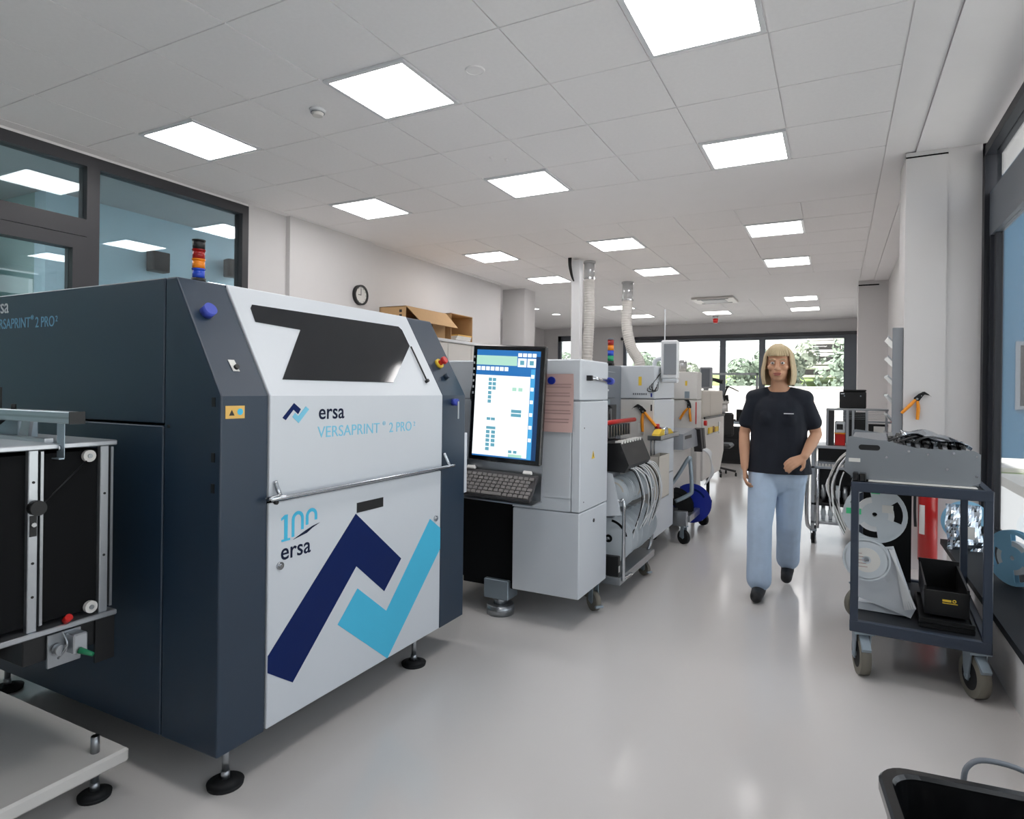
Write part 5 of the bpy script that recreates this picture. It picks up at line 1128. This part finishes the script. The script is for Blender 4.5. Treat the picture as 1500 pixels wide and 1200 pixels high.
for k in range(4): MB().box(-4.99+.012*k, -4.745, 7.46+.02*k, 7.86+.01*k, 2.0505+k*.02, 2.0685+k*.02, ch=.003).build('folder', ['paper', 'green_label', 'paper', 'sticker'][k] if k != 1 else 'paper', t)
ck = thing('wall_clock', 'round wall clock with black rim on the left wall', 'clock', (-5.385, 6.19, 2.53))
MB().cyl((-5.388, 6.19, 2.53), (-5.36, 6.19, 2.53), .112, n=36).build('dial', 'paper', ck); MB().ring((6.19, 2.53), 'x', .105, .128, -5.388, -5.345, 36).build('rim', 'black', ck)
MB().box(-5.359, -5.356, 6.186, 6.194, 2.53, 2.61).build('minute_hand', 'black', ck); MB().box(-5.359, -5.356, 6.14, 6.195, 2.527, 2.535).build('hour_hand', 'black', ck)
for k in range(12): a = k*PI/6; MB().box(-5.3595, -5.358, 6.19+.092*math.sin(a)-.003, 6.19+.092*math.sin(a)+.003, 2.53+.092*math.cos(a)-.005, 2.53+.092*math.cos(a)+.005).build('hour_mark', 'black', ck)
sk = thing('wall_socket', 'small white wall socket below the clock', 'socket', (-5.388, 6.1, 2.28)); MB().box(-5.3895, -5.378, 6.03, 6.11, 2.27, 2.35, ch=.004).build('plate', 'white_gloss', sk); MB().cyl((-5.379, 6.07, 2.31), (-5.3765, 6.07, 2.31), .02, n=16).build('insert', 'grey_mid', sk)
# work bench with microscope lamp near the far window
wb = thing('work_bench', 'grey work bench before the far window left of the person', 'bench', (-2.1, 13.0, 0))
MB().box(-2.75, -1.35, 12.5, 13.3, .76, .80, ch=.004).build('top', 'galv', wb); MB().box(-2.72, -1.38, 12.95, 13.25, .40, .43).build('lower_shelf', 'galv', wb)
for x in (-2.72, -1.43):
    for y in (12.53, 13.22): MB().box(x, x+.05, y, y+.05, 0, .76).build('leg', 'frame_grey', wb)
for x in (-2.70, -1.42): MB().box(x, x+.04, 13.2, 13.24, .80, 1.75).build('upright', 'steel', wb)
MB().box(-2.70, -1.38, 13.2, 13.24, 1.71, 1.75).build('cross_bar', 'steel', wb)
dv = thing('desk_drawer_unit', 'black drawer unit under the grey work bench', 'drawers', (-2.0, 12.9, 0)); MB().box(-2.0, -1.6, 12.6, 12.93, .0, .70, ch=.006).build('body', 'black', dv)
for k in range(3): MB().box(-1.985, -1.615, 12.59, 12.601, .04+k*.22, .24+k*.22, ch=.003).build('drawer', 'rubber', dv)
mc = thing('microscope', 'white stereo microscope with jointed black arm on the grey bench', 'microscope', (-1.95, 12.8, .80))
MB().box(-2.15, -1.75, 12.65, 12.95, .80, .84, ch=.006).build('base', 'black', mc); MB().cyl((-1.98, 12.88, .84), (-1.98, 12.88, 1.28), .018, n=12).build('column', 'steel', mc)
MB().tube([(-1.98, 12.88, 1.25), (-1.90, 12.80, 1.45), (-1.86, 12.78, 1.47)], .016, 8).tube([(-1.88, 12.78, 1.48), (-1.68, 12.74, 1.38)], .01, 8).build('arm', 'black', mc)
MB().cyl((-1.93, 12.78, .98), (-1.93, 12.78, 1.16), .06, .045, n=18).box(-2.0, -1.86, 12.70, 12.86, 1.14, 1.22, ch=.01).build('head', 'white_warm', mc); MB().cyl((-1.93, 12.72, 1.2), (-1.93, 12.66, 1.3), .025, n=12).cyl((-1.88, 12.72, 1.2), (-1.88, 12.66, 1.3), .025, n=12).build('eyepiece', 'black', mc)
MB().sphere((-1.90, 12.79, 1.46), .028).build('joint', 'black', mc)
dl = thing('desk_lamp', 'thin black jointed lamp above the microscope', 'lamp', (-2.4, 12.9, .80)); MB().cyl((-2.4, 12.9, .80), (-2.4, 12.9, .83), .06, n=16).build('base', 'black', dl)
MB().tube([(-2.4, 12.9, .83), (-2.42, 12.9, 1.25), (-2.15, 12.85, 1.62)], .012, 6).build('arm', 'black', dl); MB().cyl((-2.2, 12.86, 1.62), (-1.98, 12.82, 1.56), .03, .045, n=14).build('head', 'black', dl)
mn = thing('laptop', 'black laptop standing open on the grey work bench', 'laptop', (-1.6, 12.8, .80)); MB().box(-1.74, -1.40, 12.68, 12.90, .8005, .815, ch=.003).build('keyboard_deck', 'black', mn); MB().box(-1.74, -1.40, 12.90, 12.912, .815, 1.03, ch=.003).build('screen', 'black_gloss', mn)
ch = thing('office_chair', 'black office chair at the end of the low conveyor unit', 'chair', (-1.72, 10.7, 0))
MB().box(-1.95, -1.50, 10.5, 10.95, .45, .53, ch=.03).build('seat', 'black', ch); MB().box(-1.93, -1.52, 10.95, 11.02, .62, 1.02, ch=.03).build('backrest', 'black', ch); MB().tube([(-1.72, 10.9, .47), (-1.72, 11.04, .52), (-1.72, 11.03, .7)], .02, 8).build('back_bar', 'black', ch); MB().cyl((-1.72, 10.72, .12), (-1.72, 10.72, .46), .03, n=12).build('gas_spring', 'steel', ch)
for k in range(5):
    a = 2*PI*k/5; l = MB().tube([(-1.72, 10.72, .13), (-1.72+.28*math.cos(a), 10.72+.28*math.sin(a), .08)], .018, 8).build('leg', 'black', ch); MB().cyl((-1.72+.28*math.cos(a)-.012, 10.72+.28*math.sin(a), .03), (-1.72+.28*math.cos(a)+.012, 10.72+.28*math.sin(a), .03), .03, n=14).build('caster', 'rubber', l)
# sprinkler / camera holes in ceiling tile
for k, (x, y) in enumerate(((-2.523, 4.475), (-2.434, 4.568))): tag(MB().cyl((x, y, ZC-.012), (x, y, ZC-.002), .012, .018, 12).cyl((x, y, ZC-.02), (x, y, ZC-.012), .007, n=10).build('ceiling_sensor', 'tile', base=(x, y, ZC-.02)), ('tiny grey ceiling sensor, left one of a pair', 'tiny grey ceiling sensor, right one of a pair')[k], 'sensor')
ws = thing('wall_bracket_lamp', 'small conduit box on the far white pillar', 'conduit', (.72, 9.5, 2.3)); MB().box(.70, .729, 9.45, 9.55, 2.3, 2.36, ch=.004).build('box', 'white_gloss', ws); MB().cyl((.715, 9.5, 1.2), (.715, 9.5, 2.3), .012, n=8).build('pipe', 'white_gloss', ws)
bl = thing('blue_building', 'blue clad building outside the right-hand window', 'building', (9, 26, -.4))
MB().box(3.4, 16, 21, 34, -.4, 9.0, ch=.02).build('wall', 'blue_clad', bl); MB().box(3.3, 16.1, 20.9, 34.1, 9.0, 9.3).build('roof_edge', 'white_warm', bl)
for k in range(4): w_ = MB().box(4.2+k*2.9, 6.2+k*2.9, 20.96, 21.0, 1.0, 2.8).build('window', 'frame_grey', bl); MB().box(4.3+k*2.9, 6.1+k*2.9, 20.95, 20.96, 1.1, 2.7).build('pane', 'glass_black', w_)
struct(MB().box(3.2, 60, YF, 60, -.6, -.4).build('ground_far_right', 'grass'))
